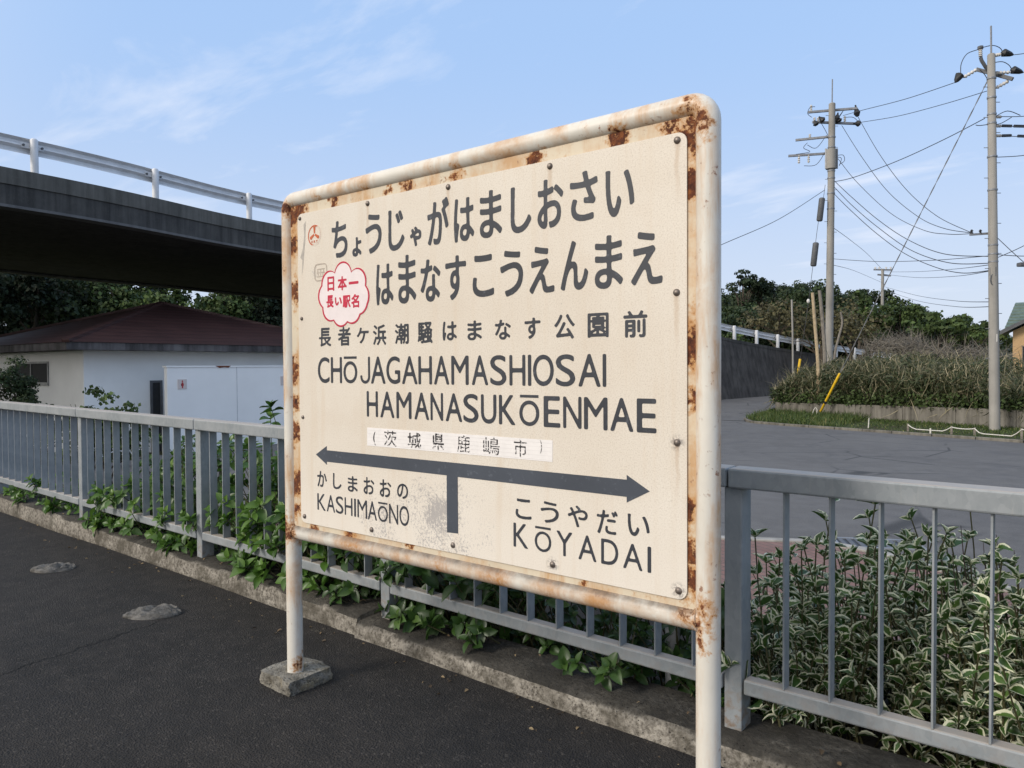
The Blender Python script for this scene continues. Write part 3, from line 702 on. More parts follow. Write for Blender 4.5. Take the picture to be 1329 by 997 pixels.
def m_panel():
    n = NT('old cream enamel panel'); p = npos(n)
    sh = n.node('ShaderNodeVectorMath', operation='SUBTRACT'); n.put(sh.inputs[0], p); sh.inputs[1].default_value = (XA, YP, ZB); b = sh.outputs[0]
    base = n.ramp(n.noise(1.6, 5, .6, b), (.3, (.675, .605, .515)), (.7, (.745, .69, .61)))
    base = n.mix(n.ramp(n.noise(5, 6, .65, b), (.5, 0), (.75, .4)), base, (.65, .555, .455))
    base = n.mix(n.math('MULTIPLY', n.ramp(n.noise(190, 4, .8, b), (.36, .5), (.52, 0)), 1), base, (.42, .35, .27))
    bx, by, bz = n.sep(b)
    # the base colour is mixed paler towards the bottom
    base = n.mix(n.math('MULTIPLY', zramp(n, bz, .45, .0), .5), base, (.80, .75, .68))
    g1 = n.ramp(n.noise(85, 6, .9, b), (.40, 0), (.60, 1)); g2 = n.noise(7, 6, .65, b)
    m = None
    for q, r, a in (((.95, 0, .12), .38, .50), ((.80, 0, .15), .30, .43), ((.60, 0, .06), .32, .40), ((1.04, 0, .05), .26, .42), ((1.2, 0, .1), .2, .22), ((.92, 0, .27), .16, .22), ((1.99, 0, 1.32), .16, .26), ((1.99, 0, 1.12), .13, .20), ((.14, 0, 1.20), .11, .30)):
        k = n.math('MULTIPLY', zramp(n, n.dist(q, b), r, r*.05), a); m = k if m is None else n.math('MAXIMUM', m, k)
    g = n.math('ADD', n.math('ADD', n.math('MULTIPLY', g1, .40), n.math('MULTIPLY', n.ramp(g2, (.32, 0), (.68, 1)), .34)), m)
    base = n.mix(n.math('MULTIPLY', n.ramp(g, (.77, 0), (.85, .68)), n.ramp(m, (.04, 0), (.25, 1))), base, (.26, .25, .265))
    # grey chips and specks
    ch = n.noise(26, 6, .7, b); base = n.mix(n.ramp(ch, (.685, 0), (.72, .7)), base, (.33, .30, .27))
    for q in BOLTS[5:6]+BOLTS[11:13]: 
        k = n.math('MULTIPLY', zramp(n, n.dist((q[0], 0, q[1]), b), .035, .012), n.ramp(n.noise(60, 5, .7, b), (.46, 0), (.54, .8))); base = n.mix(k, base, (.25, .23, .22))
    for q in BOLTS[:5]+BOLTS[5:6]:                   # brown runs below the bolts
        sx2 = n.math('ABSOLUTE', n.math('SUBTRACT', n.math('ADD', bx, n.math('MULTIPLY', n.math('SUBTRACT', n.noise(14, 4, .6, b), .5), .03)), q[0]))
        dn = n.math('MULTIPLY', zramp(n, bz, q[1]-.24, q[1]-.02), zramp(n, bz, q[1]+.012, q[1]-.004))
        base = n.mix(n.math('MULTIPLY', n.math('MULTIPLY', zramp(n, sx2, .013, .002), dn), .38), base, (.42, .27, .15))
    # faint vertical weeping
    v = n.node('ShaderNodeMapping'); n.put(v.inputs[0], b); v.inputs['Scale'].default_value = (6, 1, .35)
    base = n.mix(n.math('MULTIPLY', n.ramp(n.noise(3, 5, .6, v.outputs[0]), (.52, 0), (.72, 1)), .28), base, (.60, .47, .33))
    n.bump(n.math('ADD', n.noise(300, 3, .6, b), n.math('MULTIPLY', n.noise(40, 4, .6, b), .7)), .14, .002)
    return n.done(base, .5, 0, .4)
BOLTS = [(0.5139, 1.4761), (1.0015, 1.4743), (1.5027, 1.4723), (2.0005, 1.4702), (1.9979, 0.9872), (1.9993, 0.5059), (0.0258, 0.9905), (0.0255, 0.5132), (0.0287, 0.0312), (0.5186, 0.0301), (0.0207, 1.4721), (1.5065, 0.0326), (2.0044, 0.0277), (1.0126, 0.032)]
M['pipe'] = m_pipe(); M['flange'] = m_flange(); M['panel'] = m_panel()
sg = thing('station_sign', (XL, YC, 0), 'large cream station name sign in a rusty pipe frame standing on the platform', 'station sign')
def arc(cx, cz, r, a0, a1, k=7): return [(cx+r*math.cos(R(a0+(a1-a0)*i/k)), YC, cz+r*math.sin(R(a0+(a1-a0)*i/k))) for i in range(k+1)]
RC = .056
mb = MB(); mb.tube([(XL, YC, .0), (XL, YC, 1.2)] + arc(XL+RC, ZT-RC, RC, 180, 90) + [(-2.1, YC, ZT)] + arc(XR-RC, ZT-RC, RC, 90, 0) + [(XR, YC, 1.2), (XR, YC, .0)], PR, 24)
obj('pipe_frame', mb, M['pipe'], sg, smooth=True)
mb = MB(); mb.tube([(XL+.012, YC, ZL), (XR-.012, YC, ZL)], PR-.001, 24); obj('lower_rail', mb, M['pipe'], sg, smooth=True)
mb = MB()
for x in (XL, XR):                                # weld beads
    s = 1 if x == XL else -1
    mb.tube([(x+s*(PR*.78+.006*math.sin(a)), YC+PR*1.02*math.cos(a), ZL+PR*1.02*math.sin(a)) for a in [2*math.pi*k/24 for k in range(25)]], .005, 6)
obj('weld', mb, M['pipe'], sg, smooth=True)
fy = YP+.006; x0, x1, z0, z1 = XL+PR*.80, XR-.80*PR, ZL+.80*PR, ZT-.80*PR
mb = MB(); w = .075
mb.box((x0, fy, z0), (x0+w+.03, fy+.005, z1)); mb.box((x1-w, fy, z0), (x1, fy+.005, z1)); mb.box((x0+w+.03, fy, z1-.07), (x1-w, fy+.005, z1)); mb.box((x0+w+.03, fy, z0), (x1-w, fy+.005, z0+.07))
obj('flange', mb, M['flange'], sg)
# panel with rounded corners
def rr_poly(x0, z0, x1, z1, r, y, k=6):
    o = []
    for cx, cz, a in ((x1-r, z1-r, 0), (x0+r, z1-r, 90), (x0+r, z0+r, 180), (x1-r, z0+r, 270)):
        for i in range(k+1): o.append((cx+r*math.cos(R(a+90*i/k)), y, cz+r*math.sin(R(a+90*i/k))))
    return o
mb = MB(); mb.prism(rr_poly(XA, ZB, XA+PWD, ZB+PHT, .032, YP), (0, .0035, 0)); panel = obj('panel', mb, M['panel'], sg)
M['letter'] = None
def m_letter(name, c, wear=.5):
    n = NT(name); p = npos(n); f = n.noise(3, 5, .6, p); col = n.ramp(f, (.3, tuple(x*.82 for x in c)), (.7, tuple(x*1.15 for x in c)))
    col = n.mix(n.math('MULTIPLY', n.ramp(n.noise(40, 6, .75, p), (.58, 0), (.72, 1)), wear), col, (.17, .19, .225)); return n.done(col, .5, 0, .4)
M['letter'] = m_letter('dark slate lettering', (.038, .042, .053)); M['letter_red'] = m_letter('red sticker ink', (.50, .02, .055), .15)
def m_worn():
    n = NT('worn black sticker ink'); p = npos(n); v = n.node('ShaderNodeMapping'); n.put(v.inputs[0], p); v.inputs['Scale'].default_value = (1, 1, 2.6)
    col = n.mix(n.ramp(n.noise(42, 5, .7, v.outputs[0]), (.535, 0), (.59, 1)), (.03, .028, .032), (.78, .75, .735)); return n.done(col, .55, 0, .4)
M['letter_strip'] = m_worn(); M['arrow'] = m_letter('slate arrow paint', (.062, .072, .092), .6)

# ---- writing: glyph outlines, swollen and rounded like brush-painted round gothic
_fc = {}
def glyph_loops(ch):
    if ch in _fc: return _fc[ch]
    c = bpy.data.curves.new('tmp', 'FONT'); c.body = ch; c.resolution_u = 4
    o = bpy.data.objects.new('tmp', c); COL.objects.link(o); bpy.context.view_layer.update()
    cu = o.to_curve(bpy.context.evaluated_depsgraph_get(), apply_modifiers=False); L = []
    for s in cu.splines:
        pts = []; bp = s.bezier_points; n = len(bp)
        for i in range(n):
            a, b = bp[i], bp[(i+1) % n]
            p0, p1, p2, p3 = (np.array(q[:2]) for q in (a.co, a.handle_right, b.handle_left, b.co))
            for t in np.linspace(0, 1, 6)[:-1]: pts.append(p0*(1-t)**3+3*p1*t*(1-t)**2+3*p2*t*t*(1-t)+p3*t**3)
        L.append(np.array(pts))
    o.to_curve_clear(); bpy.data.objects.remove(o); bpy.data.curves.remove(c)
    _fc[ch] = L; return L
def raster(L, X, Z):
    ins = np.zeros(X.shape, bool)
    for P in L:
        Q = np.roll(P, -1, 0)
        for (xa, za), (xb, zb) in zip(P, Q):
            if za == zb: continue
            m = ((za > Z) != (zb > Z)) & (X < (xb-xa)*(Z-za)/(zb-za)+xa); ins ^= m
    return ins
def blur(a, s):
    r = max(1, int(3*s)); k = np.exp(-np.arange(-r, r+1)**2/(2*s*s)); k /= k.sum()
    a = np.apply_along_axis(lambda v: np.convolve(v, k, 'same'), 0, a); return np.apply_along_axis(lambda v: np.convolve(v, k, 'same'), 1, a)
def contours(F, lev=.5):
    Hh, Ww = F.shape; seg = {}
    def ip(a, b): 
        fa, fb = F[a], F[b]; t = (lev-fa)/(fb-fa); return (a[1]+(b[1]-a[1])*t, a[0]+(b[0]-a[0])*t)
    I = (F > lev); c = I[:-1, :-1]*1 + I[:-1, 1:]*2 + I[1:, 1:]*4 + I[1:, :-1]*8
    E = {1: [('l', 'b')], 2: [('b', 'r')], 3: [('l', 'r')], 4: [('r', 't')], 5: [('l', 'b'), ('r', 't')], 6: [('b', 't')], 7: [('l', 't')], 8: [('t', 'l')], 9: [('t', 'b')], 10: [('b', 'r'), ('t', 'l')], 11: [('t', 'r')], 12: [('r', 'l')], 13: [('r', 'b')], 14: [('b', 'l')]}
    nxt = {}; pos = {}
    for i, j in zip(*np.nonzero((c > 0) & (c < 15))):
        ed = {'b': ((i, j), (i, j+1)), 'r': ((i, j+1), (i+1, j+1)), 't': ((i+1, j), (i+1, j+1)), 'l': ((i, j), (i+1, j))}
        for a, b in E[int(c[i, j])]:
            ka, kb2 = ed[a], ed[b]; pos[ka] = ip(*ka); pos[kb2] = ip(*kb2); nxt.setdefault(ka, []).append(kb2); nxt.setdefault(kb2, []).append(ka)
    out = []; seen = set()
    for s0 in nxt:
        if s0 in seen: continue
        loop = [s0]; seen.add(s0); cur = s0
        while True:
            q = [k for k in nxt[cur] if k not in seen]
            if not q: break
            cur = q[0]; seen.add(cur); loop.append(cur)
        if len(loop) > 5: out.append(np.array([pos[k] for k in loop]))
    return out
def fit_glyph(ch, box, grow, soft, cell=.0011):
    x0, x1, z0, z1 = box; L = glyph_loops(ch); al = np.vstack(L); mn, mxx = al.min(0), al.max(0)
    g = min(grow, (x1-x0)*.42, (z1-z0)*.42); sc = np.array([(x1-x0-2*g)/max(mxx[0]-mn[0], 1e-6), (z1-z0-2*g)/max(mxx[1]-mn[1], 1e-6)])
    cell = min(cell, (z1-z0)/64)
    Ls = [(P-mn)*sc + np.array([x0+g, z0+g]) for P in L]; pad = 8*cell
    gx_ = np.arange(x0-pad, x1+pad, cell); gz_ = np.arange(z0-pad, z1+pad, cell); X, Z = np.meshgrid(gx_, gz_)
    I = raster(Ls, X, Z)
    r = g/cell; k = int(r)+1; D = np.zeros_like(I)
    for dy in range(-k, k+1):
        for dx in range(-k, k+1):
            if dx*dx+dy*dy <= r*r+.3: D |= np.roll(np.roll(I, dy, 0), dx, 1)
    F = blur(D.astype(float), max(soft/cell, .7))
    res = []
    for c in contours(F):
        c = c[::2] if len(c) > 40 else c
        res.append(np.column_stack([c[:, 0]*cell + gx_[0], c[:, 1]*cell + gz_[0]]))
    return res
def stroke_glyph(b, r, cell=.0008):               # a hooked J drawn as one round-ended stroke
    x0, x1, z0, z1 = b; w = (x1-x0)/2-r; cx = (x0+x1)/2
    pts = np.array([(x1-r, z1-r)] + [(cx+w*math.cos(a), z0+r+w*.95+w*.95*math.sin(a)) for a in np.linspace(0, -math.pi, 14)])
    gx_ = np.arange(x0-.006, x1+.006, cell); gz_ = np.arange(z0-.006, z1+.006, cell); X, Z = np.meshgrid(gx_, gz_); D = np.full(X.shape, 9.)
    for p, q in zip(pts[:-1], pts[1:]):
        d = q-p; t = np.clip(((X-p[0])*d[0]+(Z-p[1])*d[1])/(d@d), 0, 1); D = np.minimum(D, np.hypot(X-p[0]-t*d[0], Z-p[1]-t*d[1]))
    return [np.column_stack([c[::2, 0]*cell+gx_[0], c[::2, 1]*cell+gz_[0]]) for c in contours(.5+(r-D)/.01, .5)]
def writing(name, loops, mat, parent, y, th=.0006):
    cu = bpy.data.curves.new('tmp', 'CURVE'); cu.dimensions = '2D'; cu.fill_mode = 'BOTH'; cu.extrude = th/2
    for P in loops:
        s = cu.splines.new('POLY'); s.points.add(len(P)-1); s.use_cyclic_u = True
        for q, p in zip(s.points, P): q.co = (p[0], p[1], 0, 1)
    o = bpy.data.objects.new('tmp', cu); COL.objects.link(o); bpy.context.view_layer.update()
    me = bpy.data.meshes.new_from_object(o.evaluated_get(bpy.context.evaluated_depsgraph_get()))
    bpy.data.objects.remove(o); bpy.data.curves.remove(cu)
    w = wloc(parent); me.transform(Matrix(((1, 0, 0, XA-w.x), (0, 0, -1, y-th/2-w.y), (0, 1, 0, ZB-w.z), (0, 0, 0, 1)))); me.name = name; me.materials.clear()
    return link(name, me, mat, parent, None)
def circle(cx, cz, rx, rz, k=40): return np.array([(cx+rx*math.cos(2*math.pi*i/k), cz+rz*math.sin(2*math.pi*i/k)) for i in range(k)])
def rect(x0, z0, x1, z1): return np.array([(x0, z0), (x1, z0), (x1, z1), (x0, z1)])
GL = {
'upper': [('ち', 0.2606, 0.3738, 1.2561, 1.4262), ('ょ', 0.4059, 0.4696, 1.2501, 1.3385), ('う', 0.4969, 0.6039, 1.2528, 1.428), ('じ', 0.6456, 0.7468, 1.2506, 1.427), ('ゃ', 0.7789, 0.8479, 1.2565, 1.3408), ('が', 0.8823, 1.0054, 1.2498, 1.4384), ('は', 1.0309, 1.1396, 1.2471, 1.4202), ('ま', 1.1674, 1.2803, 1.2476, 1.4299), ('し', 1.3205, 1.4188, 1.2489, 1.4229), ('お', 1.4455, 1.5617, 1.2505, 1.4284), ('さ', 1.5887, 1.7041, 1.2581, 1.4318), ('い', 1.7339, 1.8469, 1.256, 1.416)] ,
'lower': [('は', 0.5638, 0.6755, 1.0234, 1.2026), ('ま', 0.7047, 0.8147, 1.0218, 1.2275), ('な', 0.8394, 0.9555, 1.0209, 1.1972), ('す', 0.9816, 1.095, 1.0195, 1.1982), ('こ', 1.128, 1.2383, 1.0228, 1.1872), ('う', 1.2678, 1.3793, 1.0161, 1.1912), ('え', 1.4064, 1.5216, 1.0186, 1.1916), ('ん', 1.5471, 1.6647, 1.0203, 1.1959), ('ま', 1.6904, 1.8032, 1.0166, 1.1982), ('え', 1.8316, 1.9494, 1.0184, 1.196)] ,
'kanji': [('長', 0.1565, 0.2485, 0.8513, 0.9394), ('者', 0.2977, 0.3885, 0.8518, 0.9398), ('ケ', 0.4304, 0.5123, 0.8596, 0.9321), ('浜', 0.5401, 0.6262, 0.849, 0.9403), ('潮', 0.6807, 0.7665, 0.8511, 0.94), ('騒', 0.8195, 0.9075, 0.851, 0.9394), ('は', 0.9641, 1.0434, 0.8591, 0.9366), ('ま', 1.0993, 1.1755, 0.8568, 0.934), ('な', 1.2407, 1.3192, 0.8551, 0.9317), ('す', 1.3832, 1.458, 0.8542, 0.9327), ('公', 1.5181, 1.6082, 0.8497, 0.939), ('園', 1.6615, 1.7457, 0.851, 0.9365), ('前', 1.8037, 1.8935, 0.8472, 0.9374)] ,
'roman_upper': [('C', 0.1458, 0.233, 0.6802, 0.8024), ('H', 0.2433, 0.3243, 0.6802, 0.802), ('Ō', 0.3343, 0.4319, 0.6803, 0.8016), ('J', 0.4526, 0.5184, 0.6803, 0.8011), ('A', 0.5231, 0.6202, 0.6804, 0.8007), ('G', 0.6246, 0.7124, 0.6804, 0.8003), ('A', 0.7224, 0.818, 0.6805, 0.7998), ('H', 0.8221, 0.902, 0.6805, 0.7994), ('A', 0.9127, 1.0001, 0.6806, 0.799), ('M', 1.0103, 1.1041, 0.6807, 0.7985), ('A', 1.12, 1.2062, 0.6807, 0.7981), ('S', 1.2156, 1.2967, 0.6808, 0.7976), ('H', 1.3102, 1.3874, 0.6808, 0.7972), ('I', 1.3982, 1.4144, 0.6808, 0.797), ('O', 1.4219, 1.516, 0.6809, 0.7967), ('S', 1.5242, 1.6091, 0.6809, 0.7962), ('A', 1.6208, 1.7142, 0.681, 0.7958), ('I', 1.7208, 1.7356, 0.681, 0.7955)] ,
'roman_lower': [('H', 0.4935, 0.5675, 0.533, 0.648), ('A', 0.5826, 0.6747, 0.5329, 0.6478), ('M', 0.6863, 0.779, 0.5328, 0.6476), ('A', 0.7957, 0.8846, 0.5326, 0.6474), ('N', 0.8913, 0.9639, 0.5325, 0.6472), ('A', 0.9768, 1.0695, 0.5324, 0.647), ('S', 1.0744, 1.1551, 0.5323, 0.6468), ('U', 1.167, 1.2457, 0.5322, 0.6466), ('K', 1.2579, 1.3402, 0.532, 0.6464), ('Ō', 1.3568, 1.4505, 0.5319, 0.6462), ('E', 1.4694, 1.5434, 0.5318, 0.646), ('N', 1.5555, 1.6344, 0.5317, 0.6458), ('M', 1.6441, 1.7411, 0.5315, 0.6456), ('A', 1.7502, 1.8416, 0.5314, 0.6454), ('E', 1.8529, 1.9265, 0.5313, 0.6452)] ,
'left_kana': [('か', 0.1307, 0.2046, 0.1864, 0.2633), ('し', 0.2493, 0.3118, 0.1867, 0.262), ('ま', 0.3565, 0.4263, 0.1851, 0.2589), ('お', 0.466, 0.5392, 0.185, 0.2636), ('お', 0.5742, 0.649, 0.1842, 0.2632), ('の', 0.6855, 0.7543, 0.1888, 0.2553)] ,
'left_roman': [('K', 0.1294, 0.1946, 0.0748, 0.1551), ('A', 0.1998, 0.2634, 0.0745, 0.1557), ('S', 0.2684, 0.3239, 0.0743, 0.1563), ('H', 0.3322, 0.388, 0.0741, 0.1568), ('I', 0.3993, 0.4122, 0.0739, 0.1572), ('M', 0.4218, 0.4885, 0.0737, 0.1576), ('A', 0.4931, 0.5549, 0.0735, 0.1582), ('Ō', 0.5609, 0.6257, 0.0733, 0.1588), ('N', 0.6331, 0.6917, 0.073, 0.1595), ('O', 0.6989, 0.759, 0.0728, 0.16)] ,
'right_kana': [('こ', 1.3362, 1.4127, 0.1815, 0.2585), ('う', 1.453, 1.5358, 0.1813, 0.2614), ('や', 1.5729, 1.659, 0.1822, 0.2608), ('だ', 1.6956, 1.7803, 0.1733, 0.2583), ('い', 1.8173, 1.9014, 0.1823, 0.257)] ,
'right_roman': [('K', 1.3254, 1.3972, 0.0722, 0.165), ('Ō', 1.4255, 1.502, 0.0713, 0.1631), ('Y', 1.5225, 1.5958, 0.0706, 0.1614), ('A', 1.6179, 1.6951, 0.0698, 0.1597), ('D', 1.7127, 1.7819, 0.0691, 0.1581), ('A', 1.7988, 1.875, 0.0683, 0.1564), ('I', 1.8922, 1.9061, 0.0678, 0.1553)] ,
'strip': [('(', 0.5353, 0.5537, 0.4076, 0.4722), ('茨', 0.6066, 0.6878, 0.4091, 0.4794), ('城', 0.755, 0.8358, 0.4117, 0.4771), ('県', 0.9006, 0.9691, 0.4132, 0.4797), ('鹿', 1.0394, 1.1102, 0.4115, 0.4816), ('嶋', 1.1778, 1.2619, 0.4126, 0.4815), ('市', 1.3302, 1.3939, 0.414, 0.4834), (')', 1.4527, 1.4622, 0.4328, 0.4846)] ,
'red': [('日', 0.2257, 0.2769, 1.108, 1.1758), ('本', 0.3005, 0.3667, 1.1058, 1.1716), ('一', 0.3798, 0.4473, 1.1288, 1.1413), ('長', 0.2161, 0.2708, 1.0307, 1.0901), ('い', 0.2793, 0.3295, 1.0382, 1.0777), ('駅', 0.3345, 0.3918, 1.0245, 1.0826), ('名', 0.3951, 0.4512, 1.0215, 1.0841)] ,
}
def macron(b, part):                              # the long O is a low O with a bar above it
    x0, x1, z0, z1 = b; h = z1-z0
    return (x0, x1, z0, z0+h*.84) if part == 'o' else (x0+.04*(x1-x0), x1-.04*(x1-x0), z1-h*.075, z1+.015*h)
GROW = {'upper': .0041, 'lower': .0041, 'kanji': .0022, 'roman_upper': .0013, 'roman_lower': .0013, 'left_kana': .0018, 'left_roman': .0004, 'right_kana': .0018, 'right_roman': .0006, 'strip': .0009, 'red': .0026}
SOFT = {'upper': .0026, 'lower': .0026, 'kanji': .0016, 'roman_upper': .0026, 'roman_lower': .0026, 'left_kana': .0018, 'left_roman': .0015, 'right_kana': .0018, 'right_roman': .002, 'strip': .0012, 'red': .0012}
yf_ = YP-.0004
LOOPS = {}
for key, items in GL.items():
    acc = []
    for ch, *b in items:
        if ch == 'Ō':
            acc += fit_glyph('O', macron(b, 'o'), GROW[key], SOFT[key]); m = macron(b, 'm'); acc.append(rect(m[0], m[2], m[1], m[3]))
        elif ch == 'J': acc += stroke_glyph(b, .0066)
        elif ch in '()': acc += fit_glyph(ch, b, .0004, SOFT[key])
        else: acc += fit_glyph(ch, b, GROW[key], SOFT[key])
    LOOPS[key] = acc
for key in GL:
    if key not in ('strip', 'red'): writing('lettering', LOOPS[key], M['letter'], panel, yf_)
# the two-headed arrow and its stem
writing('arrow', [np.array([(.1232, .339), (.2064, .3842), (.2064, .3643), (1.8148, .370), (1.8148, .3863), (1.9014, .3389), (1.8148, .2928), (1.8148, .3118), (1.0412, .3116), (1.0417, .0830), (.9802, .0800), (.9808, .3126), (.2056, .310), (.2054, .2958)])], M['arrow'], panel, yf_)
# railway emblem: ring, three blades, three small letters
em = [circle(.1321, 1.379, .0495, .0495), circle(.1321, 1.379, .0435, .0435)]
for k in range(3):
    a = R(90+120*k); u = np.array((math.cos(a), math.sin(a))); w_ = np.array((-u[1], u[0])); c = np.array((.1321, 1.385))
    em.append(np.array([c+u*.004+w_*.0045, c+u*.035+w_*.0085, c+u*.040, c+u*.035-w_*.0085, c+u*.004-w_*.0045]))
for i, ch in enumerate('KRT'): em += fit_glyph(ch, (.108+i*.0175, .121+i*.0175, 1.344, 1.356), .0006, .0006, .0003)
writing('emblem', em, simple('orange red enamel', (.50, .11, .04), .5, .15, 20), panel, yf_)
# scratch of bare grey beside the emblem
writing('scratch', [np.array([(.048, 1.44), (.066, 1.455), (.060, 1.36), (.050, 1.30), (.040, 1.23), (.030, 1.20), (.036, 1.27), (.020, 1.285), (.042, 1.33), (.052, 1.39)])], simple('bare grey scratch', (.42, .385, .345), .6, .2, 40), panel, YP-.0001, .0003)
# white paper strip with the city name
M['strip'] = simple('white paper label', (.80, .77, .755), .55, .05, 30)
stp = writing('paper_strip', [np.array([(.4955, .4852), (1.5091, .4851), (1.5085, .4066), (.4946, .4044)])], M['strip'], sg, YP-.0002, .0008)
writing('lettering', LOOPS['strip'], M['letter_strip'], stp, YP-.0012, .0004)
mb = MB()
for k in range(5): mb.box((XA+.50, YP-.00125, ZB+.4115+.0155*k), (XA+1.505, YP-.0011, ZB+.4122+.0155*k))
obj('rule_line', mb, simple('faint crease', (.60, .57, .57), .6), stp)
# cloud shaped sticker
ctr = np.array((.339, 1.088)); rim = []
lob = [(-12, .165, .118), (35, .150, .128), (90, .128, .138), (142, .140, .120), (180, .158, .105), (222, .150, .110), (262, .128, .132), (300, .135, .128), (335, .150, .112)]
for i in range(180):
    a = 2*math.pi*i/180; best = 0
    for an, rr_, _ in lob:
        c = np.array((math.cos(R(an))*.098*1.25, math.sin(R(an))*.088)); d = np.array((math.cos(a), math.sin(a))); rad = .062
        bq = d@c; disc = bq*bq-(c@c-rad*rad)
        if disc > 0: best = max(best, bq+math.sqrt(disc))
    rim.append(ctr+np.array((math.cos(a), math.sin(a)))*max(best, .10))
rim = np.array(rim); inner = ctr+(rim-ctr)*.945
cl = writing('cloud_sticker', [rim], simple('pale pink sticker paper', (.78, .70, .70), .5, .04, 20), sg, YP-.0002, .0008)
writing('outline', [rim, inner], M['letter_red'], cl, YP-.0012, .0004)
writing('lettering', LOOPS['red'], M['letter_red'], cl, YP-.0012, .0004)
# faded seal beside it
M['seal'] = simple('faded grey brown seal ink', (.43, .37, .31), .6, .2, 30)
def rrp(x0, z0, x1, z1, r): return np.array([(p[0], p[2]) for p in rr_poly(x0, z0, x1, z1, r, 0)])
sl = [rrp(.128, 1.160, .224, 1.243, .022), rrp(.134, 1.166, .218, 1.237, .018)]
sl += [rect(.146, 1.215, .206, 1.219), rect(.146, 1.198, .206, 1.202), rect(.146, 1.180, .206, 1.184), rect(.174, 1.186, .178, 1.196), rect(.174, 1.2035, .178, 1.2135), rect(.152, 1.2035, .156, 1.2135), rect(.196, 1.2035, .200, 1.2135), rect(.158, 1.186, .162, 1.196), rect(.190, 1.186, .194, 1.196)]
writing('seal', sl, M['seal'], panel, yf_+.0001)
M['bolt'] = simple('weathered bolt', (.20, .17, .15), .45, .4, 60, metal=.6)
for i, (bx_, bz_) in enumerate(BOLTS):
    mb = MB(); c = Vector((XA+bx_, YP, ZB+bz_)); r = .0105 if i not in (6, 7, 10) else .008
    mb.tube([c, c+Vector((0, -.003, 0)), c+Vector((0, -.0065, 0)), c+Vector((0, -.0085, 0))], [r*1.15, r*1.1, r*.8, r*.3], 12); obj('bolt', mb, M['bolt'], panel, smooth=True)
def footing(x):
    bm = bmesh.new(); bmesh.ops.create_cube(bm, size=1); bmesh.ops.subdivide_edges(bm, edges=bm.edges, cuts=13, use_grid_fill=True)
    rr = np.random.default_rng(int(abs(x)*10)); K = rr.normal(size=(10, 3))*5; ph = rr.uniform(0, 6, 10); mb = MB()
    vs = []
    for v in bm.verts:
        q = np.array(v.co)*2; q2 = q*(1-.06*(np.linalg.norm(q)/1.73)**6); s = np.mean(np.sin(K@q+ph))
        s2 = np.mean(np.sin(K*3@q+ph)); vs.append((x-.03+q2[0]*.132+s*.014+s2*.006, YC+.025+q2[1]*.130+s*.012+s2*.006, .004+q2[2]*.074+s*.012+s2*.004))
    mb.add(vs, [tuple(v.index for v in f.verts) for f in bm.faces]); bm.free(); obj('footing', mb, M['footing'], sg, smooth=True)
footing(XL); footing(XR)
# ------------------------------------------------------------------ plants by the fence
LEAF = T_leaf(4); CARD = T_card(); BLADE = T_blade(3)
M['hyd'] = leaf_mat('broad green leaves', [(0, (.028, .07, .012)), (.5, (.062, .14, .022)), (.85, (.11, .21, .036)), (1, (.17, .27, .055))], .40, .3)
M['varieg'] = leaf_mat('cream edged leaves', [(0, (.03, .072, .014)), (.6, (.065, .135, .026)), (1, (.13, .22, .05))], .34, .2, margin=((.74, .74, .54), .74))
def shoots(rg, base, tip, n_whorl, per, L, start=.25, spread=(35, 75), bend=.0, width=.5, wob=.18):
    # stems from base to tip with whorls of leaves; returns stem paths and leaf arrays
    paths = []; P = []; D = []; N = []; Ls = []
    for b, t in zip(base, tip):
        m = (b+t)/2 + rg.normal(size=3)*.03*np.linalg.norm(t-b) + np.array([0, 0, bend*np.linalg.norm(t-b)])
        pth = [b*(1-s)**2+2*m*s*(1-s)+t*s*s for s in np.linspace(0, 1, 6)]; paths.append(pth)
        a0 = rg.uniform(0, 6.28)
        for k in range(n_whorl):
            s = start+(1-start)*(k+rg.uniform(-.25, .25)*(k < n_whorl-1))/max(n_whorl-1, 1); s = min(max(s, 0), 1)
            p = b*(1-s)**2+2*m*s*(1-s)+t*s*s; ax = 2*(m-b)*(1-s)+2*(t-m)*s; ax = ax/max(np.linalg.norm(ax), 1e-6)
            u = np.cross(ax, [.3, .9, .1]); u /= np.linalg.norm(u); w = np.cross(ax, u)
            last = k == n_whorl-1; q = per + (2 if last else 0)
            for j in range(q):
                a = a0 + k*1.57*(1 if per == 2 else .6) + 2*math.pi*j/q + rg.normal()*.25
                th = R(rg.uniform(*spread))*(.55+.45*(j % 2) if last else 1); rad = u*math.cos(a)+w*math.sin(a)
                d = ax*math.cos(th)+rad*math.sin(th); d = d+np.array([0, 0, -.12]); P.append(p); D.append(d); N.append(ax*math.sin(th)-rad*math.cos(th)+rg.normal(size=3)*wob)
                Ls.append(L*rg.uniform(.45, 1.15)*(.8 if last and j % 2 == 0 else 1))
    return paths, np.array(P), np.array(D), np.array(N), np.array(Ls)
def shrub(name, label, cat, base, tip, n_whorl, per, L, mat, seed, r=.004, width=.5, group=None, **k):
    rg = np.random.default_rng(seed); pa, P, D, N, Ls = shoots(rg, base, tip, n_whorl, per, L, **k)
    c = np.mean(base, 0); t = thing(name, (c[0], c[1], c[2]), label, cat, group)
    leaves('foliage', LEAF, P, D, N, Ls, Ls*width*rg.uniform(.8, 1.15, len(Ls))*.5, np.clip(rg.normal(.5, .24, len(Ls)), 0, 1), mat, t)
    mb = MB()
    for p in pa: mb.tube(p, [r*1.2]*3+[r*.8]*3, 4, False)
    obj('stem', mb, M['stem'], t, fix=False)
    return t
